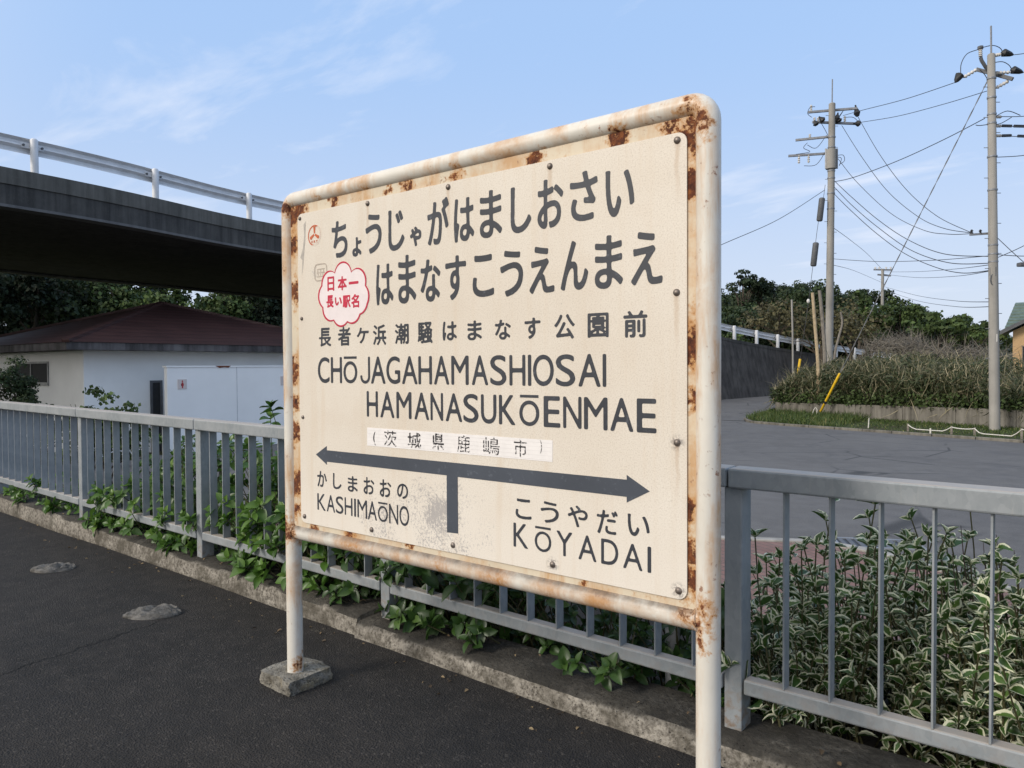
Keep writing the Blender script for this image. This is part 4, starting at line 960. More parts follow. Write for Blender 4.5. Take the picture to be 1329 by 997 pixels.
# variegated hedge behind the right-hand fence
rg = np.random.default_rng(11); B0 = []; T0 = []
def hedge_top(x, y): return .60 + .30*min(1, max(0, (x+1.25)/.55)) + .07*math.sin(5*x+1)+.06*math.sin(11*x+3*y)
while len(B0) < 760:
    x = rg.uniform(-1.45, 1.9); y = rg.uniform(3.24, 4.35)
    if x < -1.15 and rg.uniform() < .4: continue
    h = hedge_top(x, y)*(1-.25*max(0, (3.5-y)/.3)) * (rg.uniform(.35, 1.0)+.16*math.sin(7*x+2)*math.sin(4*y))
    B0.append((x, y, -.12)); T0.append((x+rg.normal()*.17, y+rg.normal()*.13-.03*(y < 3.6), -.05+h))
for u, v, d in ((1080, 650, 3.35), (1136, 655, 3.3), (1040, 715, 3.3), (980, 698, 3.2), (1205, 697, 3.3), (1228, 694, 3.25), (1190, 712, 3.4), (1300, 730, 3.0), (1260, 735, 3.3), (1012, 725, 3.4), (1322, 752, 3.0)):
    p = at(u, v, d); B0.append((p.x+rg.normal()*.08, p.y+rg.normal()*.06, -.1)); T0.append(tuple(p))
shrub('variegated_hedge', 'bushy hedge of cream edged green leaves behind the fence right of the sign', 'hedge', np.array(B0), np.array(T0), 6, 4, .080, M['varieg'], 12, start=.22, width=.46, spread=(20, 84), wob=.55)
mb = MB()
for k in range(9):
    u, v, d = [(1247, 668, 3.4), (1293, 680, 3.4), (1276, 690, 3.5), (1236, 705, 3.3), (1316, 700, 3.2), (1289, 712, 3.3), (1255, 715, 3.4), (1186, 676, 3.5), (1222, 720, 3.3)][k]
    p = at(u, v+14, d); mb.tube([(p.x+.03, p.y, p.z-.30), (p.x+.01, p.y, p.z-.12), tuple(p)], [.003, .0025, .0012], 5)
tag(obj('dead_twigs', mb, simple('dead brown twig', (.075, .05, .045), .9, .3, 30)), kind='stuff')
# broad-leaved shrubs along and through the fence, left to right
LEAF2 = T_leaf(5, .16, .22, lambda t: (math.sin(math.pi*t**.85)**.75)*(1-.12*t))
def rosettes(rg, P, A, L, rows=2):                # opposite pairs of leaves opening round the tip of a shoot
    Q = []; D = []; N = []; Ls = []; rn = []
    for p, a, l in zip(P, A, L):
        a = a/np.linalg.norm(a); u = np.cross(a, [.31, .2, .93]); u /= np.linalg.norm(u); w = np.cross(a, u); t0 = rg.uniform(0, 6.28); tone = rg.normal(.5, .15)
        for k in range(rows+1):
            th = R((28, 62, 84)[k]+rg.normal()*9); sz = l*(.62, .95, 1.05)[k]; off = -a*l*(0, .16, .42)[k]
            for j in range(2 if k != 1 else 3 if rg.uniform() < .3 else 2):
                f = t0+k*1.57+j*math.pi+rg.normal()*.22; r = u*math.cos(f)+w*math.sin(f)
                Q.append(p+off); D.append(a*math.cos(th)+r*math.sin(th)+np.array([0, 0, -.05*k])); N.append(a*math.sin(th)-r*math.cos(th)+rg.normal(size=3)*.1); Ls.append(sz*rg.uniform(.85, 1.12)); rn.append(np.clip(tone+(.22, .05, -.12)[k]+rg.normal()*.1, 0, 1))
    return tuple(map(np.array, (Q, D, N, Ls, rn)))
def broad(label, x0, x1, n, zt, seed, n_low=0, n_up=0, L=.095, tips=(), mat=None, ymax=.62):
    rg = np.random.default_rng(seed); P = []; A = []
    for i in range(n):                             # the body behind the fence
        x = rg.uniform(x0, x1); h = zt(x); z = g_rise(x)+rg.uniform(-.02, 1)*h; y = fence_y(x)+.13+rg.uniform(0, ymax)**1.3
        P.append((x, y, z)); A.append((rg.normal()*.45, -.55+rg.normal()*.4, .75+.5*(z > h*.8)))
    for i in range(n_low):                         # tips hanging out under the bottom rail over the kerb
        x = rg.uniform(x0, x1); P.append((x, fence_y(x)+rg.uniform(-.09, .05), g_rise(x)+rg.uniform(.145, .225))); A.append((rg.normal()*.4, -.75, .55+rg.normal()*.2))
    for i in range(n_up):                          # tips leaning out between the bars just above it
        x = rg.uniform(x0, x1); P.append((x, fence_y(x)+rg.uniform(-.085, .04), g_rise(x)+rg.uniform(.33, .33+.32*zt(x)))); A.append((rg.normal()*.4, -.6, .8+rg.normal()*.2))
    for p in tips: P.append(p); A.append((rg.normal()*.1, -.15, 1))
    P, A = np.array(P), np.array(A); L_ = L*rg.uniform(.7, 1.2, len(P)); Q, D, N, Ls, rn = rosettes(rg, P, A, L_)
    t = thing('broadleaf_shrub', ((x0+x1)/2, fence_y((x0+x1)/2)+.35, -.1), label, 'shrub', 'broad leaved shrubs along the fence')
    leaves('foliage', LEAF2, Q, D, N, Ls, Ls*.31*rg.uniform(.85, 1.15, len(Ls)), rn, mat or M['hyd'], t)
    mb = MB()
    for p, a in zip(P, A):
        a = a/np.linalg.norm(a); b = np.array([p[0]+rg.normal()*.08, max(p[1]+.16, fence_y(p[0])+.30)+rg.uniform(0, .12), -.1]); m = p-a*max(.12, (p[2]+.1)*.35)
        mb.tube([tuple(b), tuple(b*.45+m*.55+np.array([0, .02, .0])), tuple(m), tuple(p)], [.006, .005, .004, .003], 4, False)
    obj('stem', mb, M['stem'], t, fix=False); return t
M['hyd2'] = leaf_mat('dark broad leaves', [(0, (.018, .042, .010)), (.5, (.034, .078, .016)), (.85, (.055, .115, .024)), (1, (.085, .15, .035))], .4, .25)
broad('low leafy green shrub at the foot of the fence, farthest left in view', -10.0, -7.75, 60, lambda x: .30, 21, 16, 3, .10)
broad('leafy green shrub spilling onto the kerb in the second fence bay from the left', -7.5, -5.5, 270, lambda x: .45+.52*min(1, max(0, (x+7.3)/.8)), 22, 36, 22, .10)
e1 = at(351, 527, 6.0); e2 = at(306, 572, 6.3)
broad('tall fresh green shrub growing through the fence just left of the sign', -5.4, -3.85, 330, lambda x: .98, 23, 14, 38, .105, [tuple(e1), tuple(e1-Vector((0, 0, .09))), tuple(e2), tuple(at(325, 580, 6.1))])
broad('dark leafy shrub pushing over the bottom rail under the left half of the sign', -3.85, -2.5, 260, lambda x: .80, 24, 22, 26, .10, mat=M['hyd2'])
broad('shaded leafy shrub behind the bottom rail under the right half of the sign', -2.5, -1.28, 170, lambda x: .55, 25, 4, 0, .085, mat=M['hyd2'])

# dry leaves and grit gathered along the kerb
rg = np.random.default_rng(55); n = 170; x = rg.uniform(-9, -.4, n); on = rg.uniform(size=n) < .5
y = np.where(on, 2.9+.015*np.maximum(0, -1.2-x)+rg.uniform(0, .16, n), 2.80+.016*np.maximum(0, -3.4-x)-rg.exponential(.10, n)); z = np.where(on, .112+.0065*np.maximum(0, -1.2-x)+.012*(x < -3.46), .006+.0065*np.maximum(0, -1.2-x))
a = rg.uniform(0, 6.28, n); L = rg.uniform(.008, .034, n)
M['dry'] = leaf_mat('dry leaves', [(0, (.05, .035, .02)), (.5, (.13, .085, .045)), (1, (.27, .2, .11))], .8, 0)
tag(leaves('dry_leaves', LEAF2, np.column_stack([x, y, z]), np.column_stack([np.cos(a), np.sin(a), rg.normal(size=n)*.12]), np.column_stack([rg.normal(size=n)*.3, rg.normal(size=n)*.3, np.ones(n)]), L, L*.3, rg.uniform(size=n), M['dry']), kind='stuff')
# ------------------------------------------------------------------ trees
def tree_mats(nm, k): return leaf_mat(nm, [(0, tuple(c*.45 for c in k)), (.5, k), (1, tuple(c*1.75 for c in k))], .6, .2, spec=.25)
TM = {'dark': tree_mats('dark evergreen foliage', (.036, .056, .022)), 'mid': tree_mats('mid green foliage', (.060, .092, .028)), 'fresh': tree_mats('fresh green foliage', (.075, .105, .028)), 'olive': tree_mats('olive scrub foliage', (.105, .096, .048)), 'shade': tree_mats('shade-darkened foliage', (.017, .027, .013)), 'pine': tree_mats('pine foliage', (.026, .042, .020))}  # 'shade': the overpass's shade is put into the leaf colour
def crown(rg, c, r, puffs, per, leaf, flat=.75, low=-.35):
    P = []; N = []; rn = []
    for i in range(puffs):
        d = rg.normal(size=3); d /= np.linalg.norm(d)
        if d[2] < low: d[2] = -d[2]*.6
        q = np.array(c)+d*np.array(r)*rg.uniform(.35, 1.0); pr = min(r)*rg.uniform(.22, .46); tone = rg.normal()*.13
        n = rg.normal(size=(per, 3)); n /= np.linalg.norm(n, axis=1, keepdims=True); n[:, 2] = np.where(n[:, 2] < -.45, -n[:, 2], n[:, 2])
        P.append(q + n*np.array([1, 1, flat])*pr*rg.uniform(.5, 1.12, (per, 1))); N.append(n); rn.append(np.clip(.45+tone+rg.normal(size=per)*.17, 0, 1))
    P = np.vstack(P); N = np.vstack(N); t = rg.normal(size=P.shape); D = unit(t - N*(t*N).sum(1, keepdims=True)*.7); D[:, 2] -= .15
    return P, D, unit(N+rg.normal(size=N.shape)*.45), np.hstack(rn), leaf*rg.uniform(.6, 1.3, len(P))
def tree(name, label, cat, base, H, rad, kind, seed, puffs=30, per=60, leaf=.3, crown_h=.62, group=None, tw=.025, multi=False, flat=.75):
    rg = np.random.default_rng(seed); b = np.array(base, float); t = thing(name, tuple(b), label, cat, group)
    cz = b[2]+H*(1-crown_h/2); c = (b[0], b[1], cz); rr = (rad, rad, H*crown_h/2)
    P, D, N, rn, Ls = crown(rg, c, rr, puffs, per, leaf, flat)
    leaves('crown', CARD, P, D, N, Ls, Ls*.8, rn, TM[kind], t)
    mb = MB(); r0 = H*tw
    top = b + np.array([rg.normal()*.2, rg.normal()*.2, H*(.85 if H > 3 else .5)])
    mb.tube([tuple(b-np.array([0, 0, .3])), tuple(b*.6+top*.4+rg.normal(size=3)*.06*H*.3), tuple(top)], [r0, r0*.7, r0*.15], 7)
    for k in range(9):
        s = rg.uniform(.35, .8); p = b+(top-b)*s; a = rg.uniform(0, 6.28); e = np.array(c)+np.array([math.cos(a)*rad*.75, math.sin(a)*rad*.75, rg.uniform(-.3, .7)*rr[2]])
        mb.tube([tuple(p), tuple((p+e)/2+np.array([0, 0, .08*H*.5])), tuple(e)], [r0*.4, r0*.25, r0*.07], 5)
    obj('trunk', mb, M['bark'], t, fix=False)
    return t
# ground bank and hill that carry them
def mound(name, c, rx, ry, h, mat, ang=0):
    mb = MB(); n = 28
    for j in range(9):
        for i in range(n):
            a = 2*math.pi*i/n; s = 1-j/8; hh = h*(1-s*s)**1.2 if j else 0
            x, y = rx*s*math.cos(a), ry*s*math.sin(a); mb.v.append((c[0]+x*math.cos(ang)-y*math.sin(ang), c[1]+x*math.sin(ang)+y*math.cos(ang), c[2]+hh))
    mb.f = [(j*n+i, j*n+(i+1) % n, (j+1)*n+(i+1) % n, (j+1)*n+i) for j in range(8) for i in range(n)]
    return tag(obj(name, mb, mat, smooth=True), kind='structure')
M['hillside'] = simple('wooded hillside soil', (.025, .028, .014), .95, .4, 1.5)
hc = at(985, 440, 92); mound('hill', (hc.x, hc.y, -1), 62, 34, 6.5, M['hillside'], R(35))
hl = at(120, 440, 47); mound('bank', (hl.x-4, hl.y+2, -1), 26, 14, 4.2, M['hillside'], R(38))
# the wood on the hill: far off and closed, read as one mass
TOPS = [(880, 370), (936, 371), (958, 368), (985, 366), (1005, 368), (1025, 368), (1050, 366), (1075, 367), (1105, 376), (1130, 372), (1150, 382), (1172, 390), (1185, 405), (1210, 408), (1232, 412), (1262, 420), (1300, 424), (1400, 428)]
def topline(u):
    for (a, p), (b, q) in zip(TOPS, TOPS[1:]):
        if a <= u <= b: return p+(q-p)*(u-a)/(b-a)
    return TOPS[-1][1]
rg = np.random.default_rng(31); acc = [[], [], [], [], []]
for layer, d0 in enumerate((96, 84, 74, 66)):
    for k in range(46):
        u = rg.uniform(870, 1400); d = d0*rg.uniform(.95, 1.06)*(1+.25*max(0, (u-1050)/350)); y = topline(u)+rg.uniform(0, 7)+layer*(8+6*rg.uniform())*(.6 if u > 1150 else 1)
        if y > 452: continue
        p = at(u, y, d); rad = rg.uniform(1.8, 3.3); c = (p.x, p.y, p.z-rad*1.0)
        o = crown(rg, c, (rad, rad, rad*1.05), 20, 70, .30, .8)
        for a, q in zip(acc, o): a.append(q)
        if rg.uniform() < .8:
            for dz in (rad*1.7, rad*3.0):
                o = crown(rg, (c[0]+rg.normal(), c[1]+rg.normal(), c[2]-dz), (rad*1.1, rad*1.1, rad), 11, 60, .34, .8)
                for a, q in zip(acc, o): a.append(q)
P, D, N, rn, Ls = np.vstack(acc[0]), np.vstack(acc[1]), np.vstack(acc[2]), np.hstack(acc[3]), np.hstack(acc[4])
tag(leaves('hillside_wood', CARD, P, D, N, Ls, Ls*.85, rn*.85, TM['dark']), kind='stuff')
def tp(u, vtop, d, zb): p = at(u, vtop, d); return (p.x, p.y, zb), p.z-zb
def ptree(name, label, cat, u, vtop, d, zb, rad, kind, seed, **k):
    b, H = tp(u, vtop, d, zb); return tree(name, label, cat, b, H, rad, kind, seed, **k)
HG = 'trees standing out on the hillside'
ptree('pine_tree', 'open crowned dark pine standing up from the left end of the ridge', 'tree', 966, 347, 70, 1.5, 1.5, 'pine', 41, puffs=12, per=80, leaf=.26, crown_h=.36, group=HG, flat=.5)
ptree('pine_tree', 'pointed dark pine on the ridge, right of the open crowned one', 'tree', 991, 345, 71, 1.5, 1.6, 'pine', 42, puffs=24, per=80, leaf=.26, crown_h=.6, group=HG)
ptree('broadleaf_tree', 'flat topped dark tree on the ridge behind the left pole', 'tree', 1052, 369, 68, 1.2, 3.4, 'dark', 43, puffs=40, per=90, leaf=.28, group=HG)
ptree('broadleaf_tree', 'green tree on the slope just right of the distant small pole', 'tree', 1166, 388, 66, .6, 3.0, 'mid', 44, puffs=40, per=90, leaf=.28, group=HG)
ptree('broadleaf_tree', 'feathery green tree with layered branches in front of the right end of the wood', 'tree', 1222, 404, 58, .2, 2.9, 'mid', 45, puffs=30, per=60, leaf=.34, flat=.4, group=HG)
ptree('broadleaf_tree', 'bright green low tree beside the right pole', 'tree', 1262, 420, 62, .2, 2.8, 'fresh', 46, puffs=30, per=60, leaf=.34, group=HG)
ptree('broadleaf_tree', 'slender green tree above the bushes, left of the distant small pole', 'tree', 1122, 372, 56, .4, 1.5, 'mid', 47, puffs=20, per=50, leaf=.3, crown_h=.8, group=HG)
SG = 'scrubby half bare trees behind the bamboo grass'
ptree('scrub_tree', 'brownish half bare scrub tree just behind the ramp guard rail', 'tree', 1008, 388, 46, .3, 2.5, 'olive', 51, puffs=40, per=26, leaf=.22, crown_h=.75, group=SG)
ptree('scrub_tree', 'brownish half bare scrub tree right behind the left utility pole', 'tree', 1062, 385, 44, .2, 2.3, 'olive', 52, puffs=38, per=24, leaf=.21, crown_h=.8, group=SG)
ptree('scrub_tree', 'thin olive scrub tree right of the left utility pole', 'tree', 1108, 388, 42, .1, 2.0, 'olive', 53, puffs=34, per=24, leaf=.2, crown_h=.8, group=SG)
ptree('scrub_tree', 'small green scrub bush on the ramp bank near the sign post', 'tree', 948, 424, 50, .3, 1.8, 'mid', 54, puffs=18, per=30, leaf=.22, crown_h=.8, group=SG)
LG = 'dark trees on the bank beyond the overpass'
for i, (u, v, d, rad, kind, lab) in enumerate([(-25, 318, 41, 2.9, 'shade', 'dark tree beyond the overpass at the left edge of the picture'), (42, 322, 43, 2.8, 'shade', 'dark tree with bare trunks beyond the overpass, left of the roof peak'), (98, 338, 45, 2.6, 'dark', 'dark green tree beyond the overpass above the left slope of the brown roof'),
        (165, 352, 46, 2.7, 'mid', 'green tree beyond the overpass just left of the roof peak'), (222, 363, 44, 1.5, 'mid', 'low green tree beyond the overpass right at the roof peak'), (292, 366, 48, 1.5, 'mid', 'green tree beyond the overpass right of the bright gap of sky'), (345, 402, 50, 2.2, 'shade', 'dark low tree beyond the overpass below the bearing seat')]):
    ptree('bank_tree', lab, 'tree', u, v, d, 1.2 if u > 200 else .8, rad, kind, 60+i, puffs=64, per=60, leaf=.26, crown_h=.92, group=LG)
ptree('bank_tree', 'low green tree beyond the overpass in front of the bright gap of sky', 'tree', 255, 393, 42, 1.0, 1.5, 'mid', 71, puffs=26, per=50, leaf=.22, crown_h=.9, group=LG)
rg = np.random.default_rng(77); acc = [[], [], [], [], []]
for k in range(120):
    u = rg.uniform(-120, 470); d = rg.uniform(50, 62); y = rg.uniform(335 if u < 150 else 362 if u < 225 else 400 if u < 285 else 372, 455); p = at(u, y, d); rad = rg.uniform(1.6, 2.6)
    for a, q in zip(acc, crown(rg, (p.x, p.y, p.z-rad*.5), (rad, rad, rad), 12, 42, .36, .8)): a.append(q)
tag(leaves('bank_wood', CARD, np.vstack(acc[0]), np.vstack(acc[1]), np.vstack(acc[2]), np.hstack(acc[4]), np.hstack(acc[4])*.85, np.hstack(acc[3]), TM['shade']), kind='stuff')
# bushes by the toilet building
def bush(label, u, vtop, d, zb, rad, kind, seed, leaf, puffs, per, **k): return ptree('garden_bush', label, 'bush', u, vtop, d, zb, rad, kind, seed, leaf=leaf, puffs=puffs, per=per, crown_h=.92, **k)
bush('dark upright bush in front of the building window at the left edge', 12, 449, 13.2, -.6, .42, 'dark', 81, .05, 50, 110)
bush('second dark bush at the corner of the fence, lower than the one beside it', 48, 503, 12.8, -.6, .42, 'dark', 82, .05, 36, 100)
bush('loose green bush in front of the white building corner', 122, 500, 12.0, -.6, .50, 'mid', 83, .07, 46, 60)
bush('low green bush right of the building corner, seen just over the fence rail', 156, 516, 12.0, -.6, .42, 'mid', 84, .07, 30, 50)

# ------------------------------------------------------------------ verge, low wall, bamboo grass
W0 = onz(1006, 538, -.45); W1 = Vector((-2.0, 27.55, -.45)); wd = (W1-W0); wd.z = 0; wd.normalize(); W2 = W1 + wd*14; wn2 = Vector((-wd.y, wd.x, 0))
lw = thing('low_wall', tuple(W0), 'low weathered concrete garden wall holding back the bamboo grass', 'wall')
mb = MB(); ln = (W2-W0).length; k = 0; s = 0
while s < ln:
    e2 = min(s+1.83, ln); a = W0+wd*(s+.006); b = W0+wd*(e2-.006); zt = lambda q: .05+.014*q
    mb.v += []; o = []
    for p, q in ((a, s), (b, e2)):
        for off, z in ((0, -.75), (.15, -.75), (.15, zt(q)), (0, zt(q))): o.append((p.x+wn2.x*off, p.y+wn2.y*off, z))
    mb.add(o, [(3,2,1,0), (4,5,6,7), (0,1,5,4), (1,2,6,5), (2,3,7,6), (3,0,4,7)]); s = e2
obj('wall_panel', mb, M['lowwall'], lw, bevel=.01)
ang_back = W0 + wn2*6
mb = MB(); mb.add([tuple(W0+wn2*.1+Vector((0, 0, .35))), tuple(W2+wn2*.1+Vector((0, 0, .45))), tuple(W2+wn2*16+Vector((0, 0, .6))), tuple(W0+wn2*9+Vector((0, 0, .4)))], [(0, 1, 2, 3)])
tag(obj('bush_ground', mb, M['hillside']), kind='structure')
mb = MB()
vp = [(-10.9, 28.9), (-10.6, 27.2), (-9.9, 26.0), (-8.5, 25.36), (-5, 24.29), (-1.7, 23.28), (3, 21.83), (8, 20.3)]
for (a, b), (c, d) in zip(vp, vp[1:]):
    L = math.hypot(c-a, d-b); n = max(1, int(L/.9))
    for i in range(n): mb.bar((a+(c-a)*(i+.01)/n, b+(d-b)*(i+.01)/n, -.43), (a+(c-a)*(i+.99)/n, b+(d-b)*(i+.99)/n, -.43), .10, .11)
tag(obj('verge_kerb', mb, M['lowwall'], bevel=.01), kind='structure')
mb = MB(); pts = [(a, b+.06) for a, b in vp]; back = [(W0.x+wd.x*q-wn2.x*.01, W0.y+wd.y*q-wn2.y*.01) for q in (18, 12, 6, 0)]
poly = pts+back; mb.add([(x, y, -.405) for x, y in poly], [tuple(range(len(poly)))]); tag(obj('verge', mb, M['ground']), kind='structure')
def in_verge(x, y):
    ins = False
    for (xa, ya), (xb, yb) in zip(poly, poly[1:]+poly[:1]):
        if (ya > y) != (yb > y) and x < (xb-xa)*(y-ya)/(yb-ya)+xa: ins = not ins
    return ins
rg = np.random.default_rng(91); G = []
while len(G) < 15000:
    x, y = rg.uniform(-11, 7), rg.uniform(20.5, 31.5)
    if not in_verge(x, y): continue
    dw = abs((Vector((x, y, 0))-Vector((W0.x, W0.y, 0))).dot(wn2)); 
    if rg.uniform() < .25+.9*math.exp(-dw*.9) + (.3 if x < -7 else 0): G.append((x, y, -.41, dw))
G = np.array(G); n = len(G); D = rg.normal(size=(n, 3))*.38; D[:, 2] = 1
hgt = (.06+.06*np.exp(-G[:, 3]*.7)+np.where(G[:, 0] < -6.8, .20, 0))*rg.uniform(.5, 1.2, n)
M['grass'] = leaf_mat('verge grass', [(0, (.03, .055, .012)), (.5, (.06, .10, .02)), (.85, (.12, .16, .035)), (1, (.28, .25, .10))], .6, .3)
tag(leaves('grass', BLADE, G[:, :3], D, rg.normal(size=(n, 3)), hgt, np.full(n, .018), np.clip(rg.normal(.45, .25, n)+.25*np.clip((.8-G[:, 3])*-.3, -.3, .3), 0, 1), M['grass']), kind='stuff')
# bamboo grass: stalks and long leaves in one thick mass
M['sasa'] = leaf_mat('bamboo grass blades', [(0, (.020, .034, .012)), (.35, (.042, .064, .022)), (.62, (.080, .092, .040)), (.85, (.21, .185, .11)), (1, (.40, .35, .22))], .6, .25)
def thick_h(s, t):                                # s along the wall from its left end, t behind it
    h = float(np.interp(s, [-1.6, -1.1, -.3, .47, 1.57, 2.94, 4.5, 5.94, 7.25, 7.74, 8.43, 12], [.15, .7, 1.15, 1.5, 1.70, 1.84, 1.76, 1.74, 1.55, 1.32, 1.15, 1.1]))
    return (h + .10*math.sin(1.9*s+.6)+.10*math.sin(4.3*s+t))*(.66+.34*min(1, t/1.6))
P = []; D = []; L = []; Wd = []; rn = []
for k in range(46000):
    s = rg.uniform(-.15, 15) if rg.uniform() < .96 else rg.uniform(-1.2, 0); t = rg.uniform(.05, 5.2)**1.0 if rg.uniform() < .72 else rg.uniform(.02, 1.0); t = max(t, 1.3) if s < -.15 else t; h = thick_h(s-.30*max(0, 2-t)*(s < 3), t); h = max(h, .25); f = rg.uniform()
    zz = h*(1-rg.uniform()**1.6*.95); q = W0+wd*s+wn2*t
    P.append((q.x+rg.normal()*.05, q.y+rg.normal()*.05, zz)); top = zz/h
    if f < .22:  # stalk
        D.append((rg.normal()*.35, rg.normal()*.35, rg.choice([1, -.5]))); L.append(rg.uniform(.5, 1.2)*(.55 if top > .7 else 1)); Wd.append(.020); rn.append(np.clip(rg.normal(.80, .16), 0, 1))
    else:
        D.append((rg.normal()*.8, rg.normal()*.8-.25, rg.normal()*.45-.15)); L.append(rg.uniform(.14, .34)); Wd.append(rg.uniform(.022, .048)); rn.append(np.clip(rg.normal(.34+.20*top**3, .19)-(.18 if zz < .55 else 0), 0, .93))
P, D, L, Wd, rn = map(np.array, (P, D, L, Wd, rn))
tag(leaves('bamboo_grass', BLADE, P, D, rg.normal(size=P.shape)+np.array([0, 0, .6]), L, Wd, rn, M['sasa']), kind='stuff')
# leafy climbers low along the top of the wall
P = []
for k in range(5200):
    s = rg.uniform(-.1, 20); q = W0+wd*s+wn2*rg.uniform(-.12, .5); P.append((q.x, q.y, rg.uniform(.08, .52)*rg.uniform(.6, 1.2)+.012*max(s, 0)))
P = np.array(P); n = len(P); N = np.column_stack([rg.normal(size=n)*.6-.2, rg.normal(size=n)*.6-.8, np.full(n, .7)])
tag(leaves('ground_ivy', CARD, P, rg.normal(size=(n, 3)), N, rg.uniform(.07, .15, n), rg.uniform(.06, .12, n), np.clip(rg.normal(.4, .2, n), 0, 1), TM['mid']), kind='stuff')
# grey dome of dead vines on the far side of the bamboo grass
P = []; D = []; L = []
for cu, cv, d, rx, rz, n in ((1165, 457, 32, 1.3, .72, 1300), (1255, 463, 30, 1.4, .35, 600), (1205, 461, 31, 1.3, .4, 500)):
    c = at(cu, cv, d)
    for k in range(n):
        v = rg.normal(size=3); v /= np.linalg.norm(v); v[2] = abs(v[2]); P.append((c.x+v[0]*rx, c.y+v[1]*rx*.7, c.z-.15+v[2]*rz*rg.uniform(.7, 1.05))); D.append(np.cross(v, rg.normal(size=3))+rg.normal(size=3)*.2); L.append(rg.uniform(.4, 1.1))
P, D, L = map(np.array, (P, D, L)); n = len(P)
M['vine'] = leaf_mat('dead vine', [(0, (.09, .082, .07)), (.6, (.19, .172, .145)), (1, (.30, .265, .215))], .9, 0)
tag(leaves('dead_vines', BLADE, P, D, rg.normal(size=(n, 3)), L, np.full(n, .016), np.clip(rg.normal(.5, .25, n), 0, 1), M['vine']), kind='stuff')
# ------------------------------------------------------------------ utility poles
def upright(u, v, d, z0): p = at(u, v, d); return Vector((p.x, p.y, z0))
def zat(u, v, base):                              # height of the pixel row above a given foot
    d = (base-EYE).dot(Vector((FW.x, FW.y, 0)))/(FW.x**2+FW.y**2)*1.0; q = ray(u, v); k = (Vector((base.x, base.y, 0))-Vector((0, 0, 0))).length/Vector((q.x, q.y, 0)).length; return 1.6+q.z*k
def insul(mb, a, b, r=.06, n=4):
    a, b = Vector(a), Vector(b); pts = []; rs = []
    for i in range(n*4+1): pts.append(a.lerp(b, i/(n*4))); rs.append(r if i % 4 in (1, 2) else r*.55)
    mb.tube(pts, rs, 8)
def sleeve(mb, a, b, r0, r1): mb.tube([a, Vector(a).lerp(Vector(b), .15), Vector(a).lerp(Vector(b), .7), b], [r0, r0, r1*2.0, r1], 8)
def Z(x, y): return (980+.3311*x, 20+.3311*y)
AX = {}
def pole(label, base, ztop, r0, r1, rod, lean):
    top = Vector((base.x, base.y, ztop)) + RT0*lean; ax = (top-base)/(ztop-base.z)
    def on(z): return base + ax*(z-base.z)
    t = thing('utility_pole', tuple(base), label, 'utility pole', 'concrete utility poles')
    mb = MB(); mb.tube([on(base.z-.3), on((base.z+ztop)/2), on(ztop-.03), on(ztop)], [r0, (r0+r1)/2, r1, r1*.8], 16); obj('shaft', mb, M['pole'], t, smooth=True)
    if rod:
        mb = MB(); mb.tube([on(ztop-.2), on(rod)], .026, 8); obj('lightning_rod', mb, M['steel_grey'], t)
    z = base.z+2.2; k = 0
    while z < ztop-.5:
        s = 1 if k % 2 else -1; a = on(z); d = RT0*s*(r0+.10); mb = MB(); mb.tube([a, a+d], .011, 5); z += .45; k += 1; obj('step_bolt', mb, M['steel_grey'], t)
    AX[t.name] = on
    return t
RB = onz(1291, 560, -.45); RD = (RB-EYE).dot(FW); rz = zat(1286, 72, RB); RPOLE = pole('tall concrete utility pole at the right, standing in front of the low wall', RB, rz, .148, .105, zat(1285, 36, RB), -.21)
LB = upright(1075.5, 470, 32.2, .1); LD = 32.2; lz = zat(1078, 134, LB); LPOLE = pole('concrete utility pole rising from the bamboo grass behind the yellow guy guard', LB, lz, .165, .135, zat(1084, 102, LB), .10)
FB = upright(1145, 440, 72, .3); FPOLE = pole('small distant utility pole with a double cross arm in front of the trees', FB, zat(1145, 349, FB), .17, .13, None, 0)
Ld = (LB-EYE).dot(FW)
def onpole(t, name, mb, mat, smooth=False): return obj(name, mb, mat, t, smooth=smooth)
# left pole hardware (same-height arms: farther end sits lower in the picture)
def P_(x, y, z): u, v = Z(x, y); return onz(u, v, z)
zz = zat(*Z(300, 365), LB)
def arm(t, x0, y0, x1, y1, base, w=.09, name='cross_arm'):
    xm, ym = (x0+x1)/2, (y0+y1)/2; z = zat(*Z(xm, ym), base); d = (base-EYE).dot(FW); a = at(*Z(x0, y0), d*1.0); b = at(*Z(x1, y1), d*1.0)
    # turn the arm so that it lies level
    def lev(x, y):
        u, v = Z(x, y); q = at(u, v, d); e = q.z-z; return Vector((q.x, q.y, z)) + Vector((FW.x, FW.y, 0)).normalized()*(-e*1.2)
    p, q = lev(x0, y0), lev(x1, y1); mb = MB(); mb.bar(p, q, w, w); onpole(t, name, mb, M['steel_grey']); return p, q
p1, q1 = arm(LPOLE, 212, 385, 385, 348, LB); p2, q2 = arm(LPOLE, 216, 406, 400, 425, LB); p3, q3 = arm(LPOLE, 167, 502, 290, 462, LB); p4, q4 = arm(LPOLE, 138, 563, 312, 528, LB)
def strut(t, pts, r, mat, name): mb = MB(); mb.tube(pts, r, 8); return onpole(t, name, mb, mat)
for (a, b) in ((p1, .1), (p1, .3)): pass
for f_, (p, q) in ((.06, (p1, q1)), (.04, (p2, q2)), (.12, (p2, q2)), (.72, (p2, q2)), (.40, (p3, q3)), (.22, (p4, q4)), (.42, (p4, q4))):
    c = p.lerp(q, f_); mb = MB(); dz = .30 if f_ in (.06, .72) else (-.35 if (p is p4) else .2); insul(mb, c, c+Vector((0, 0, dz)), .055); onpole(LPOLE, 'insulator', mb, M['porcelain'], True)
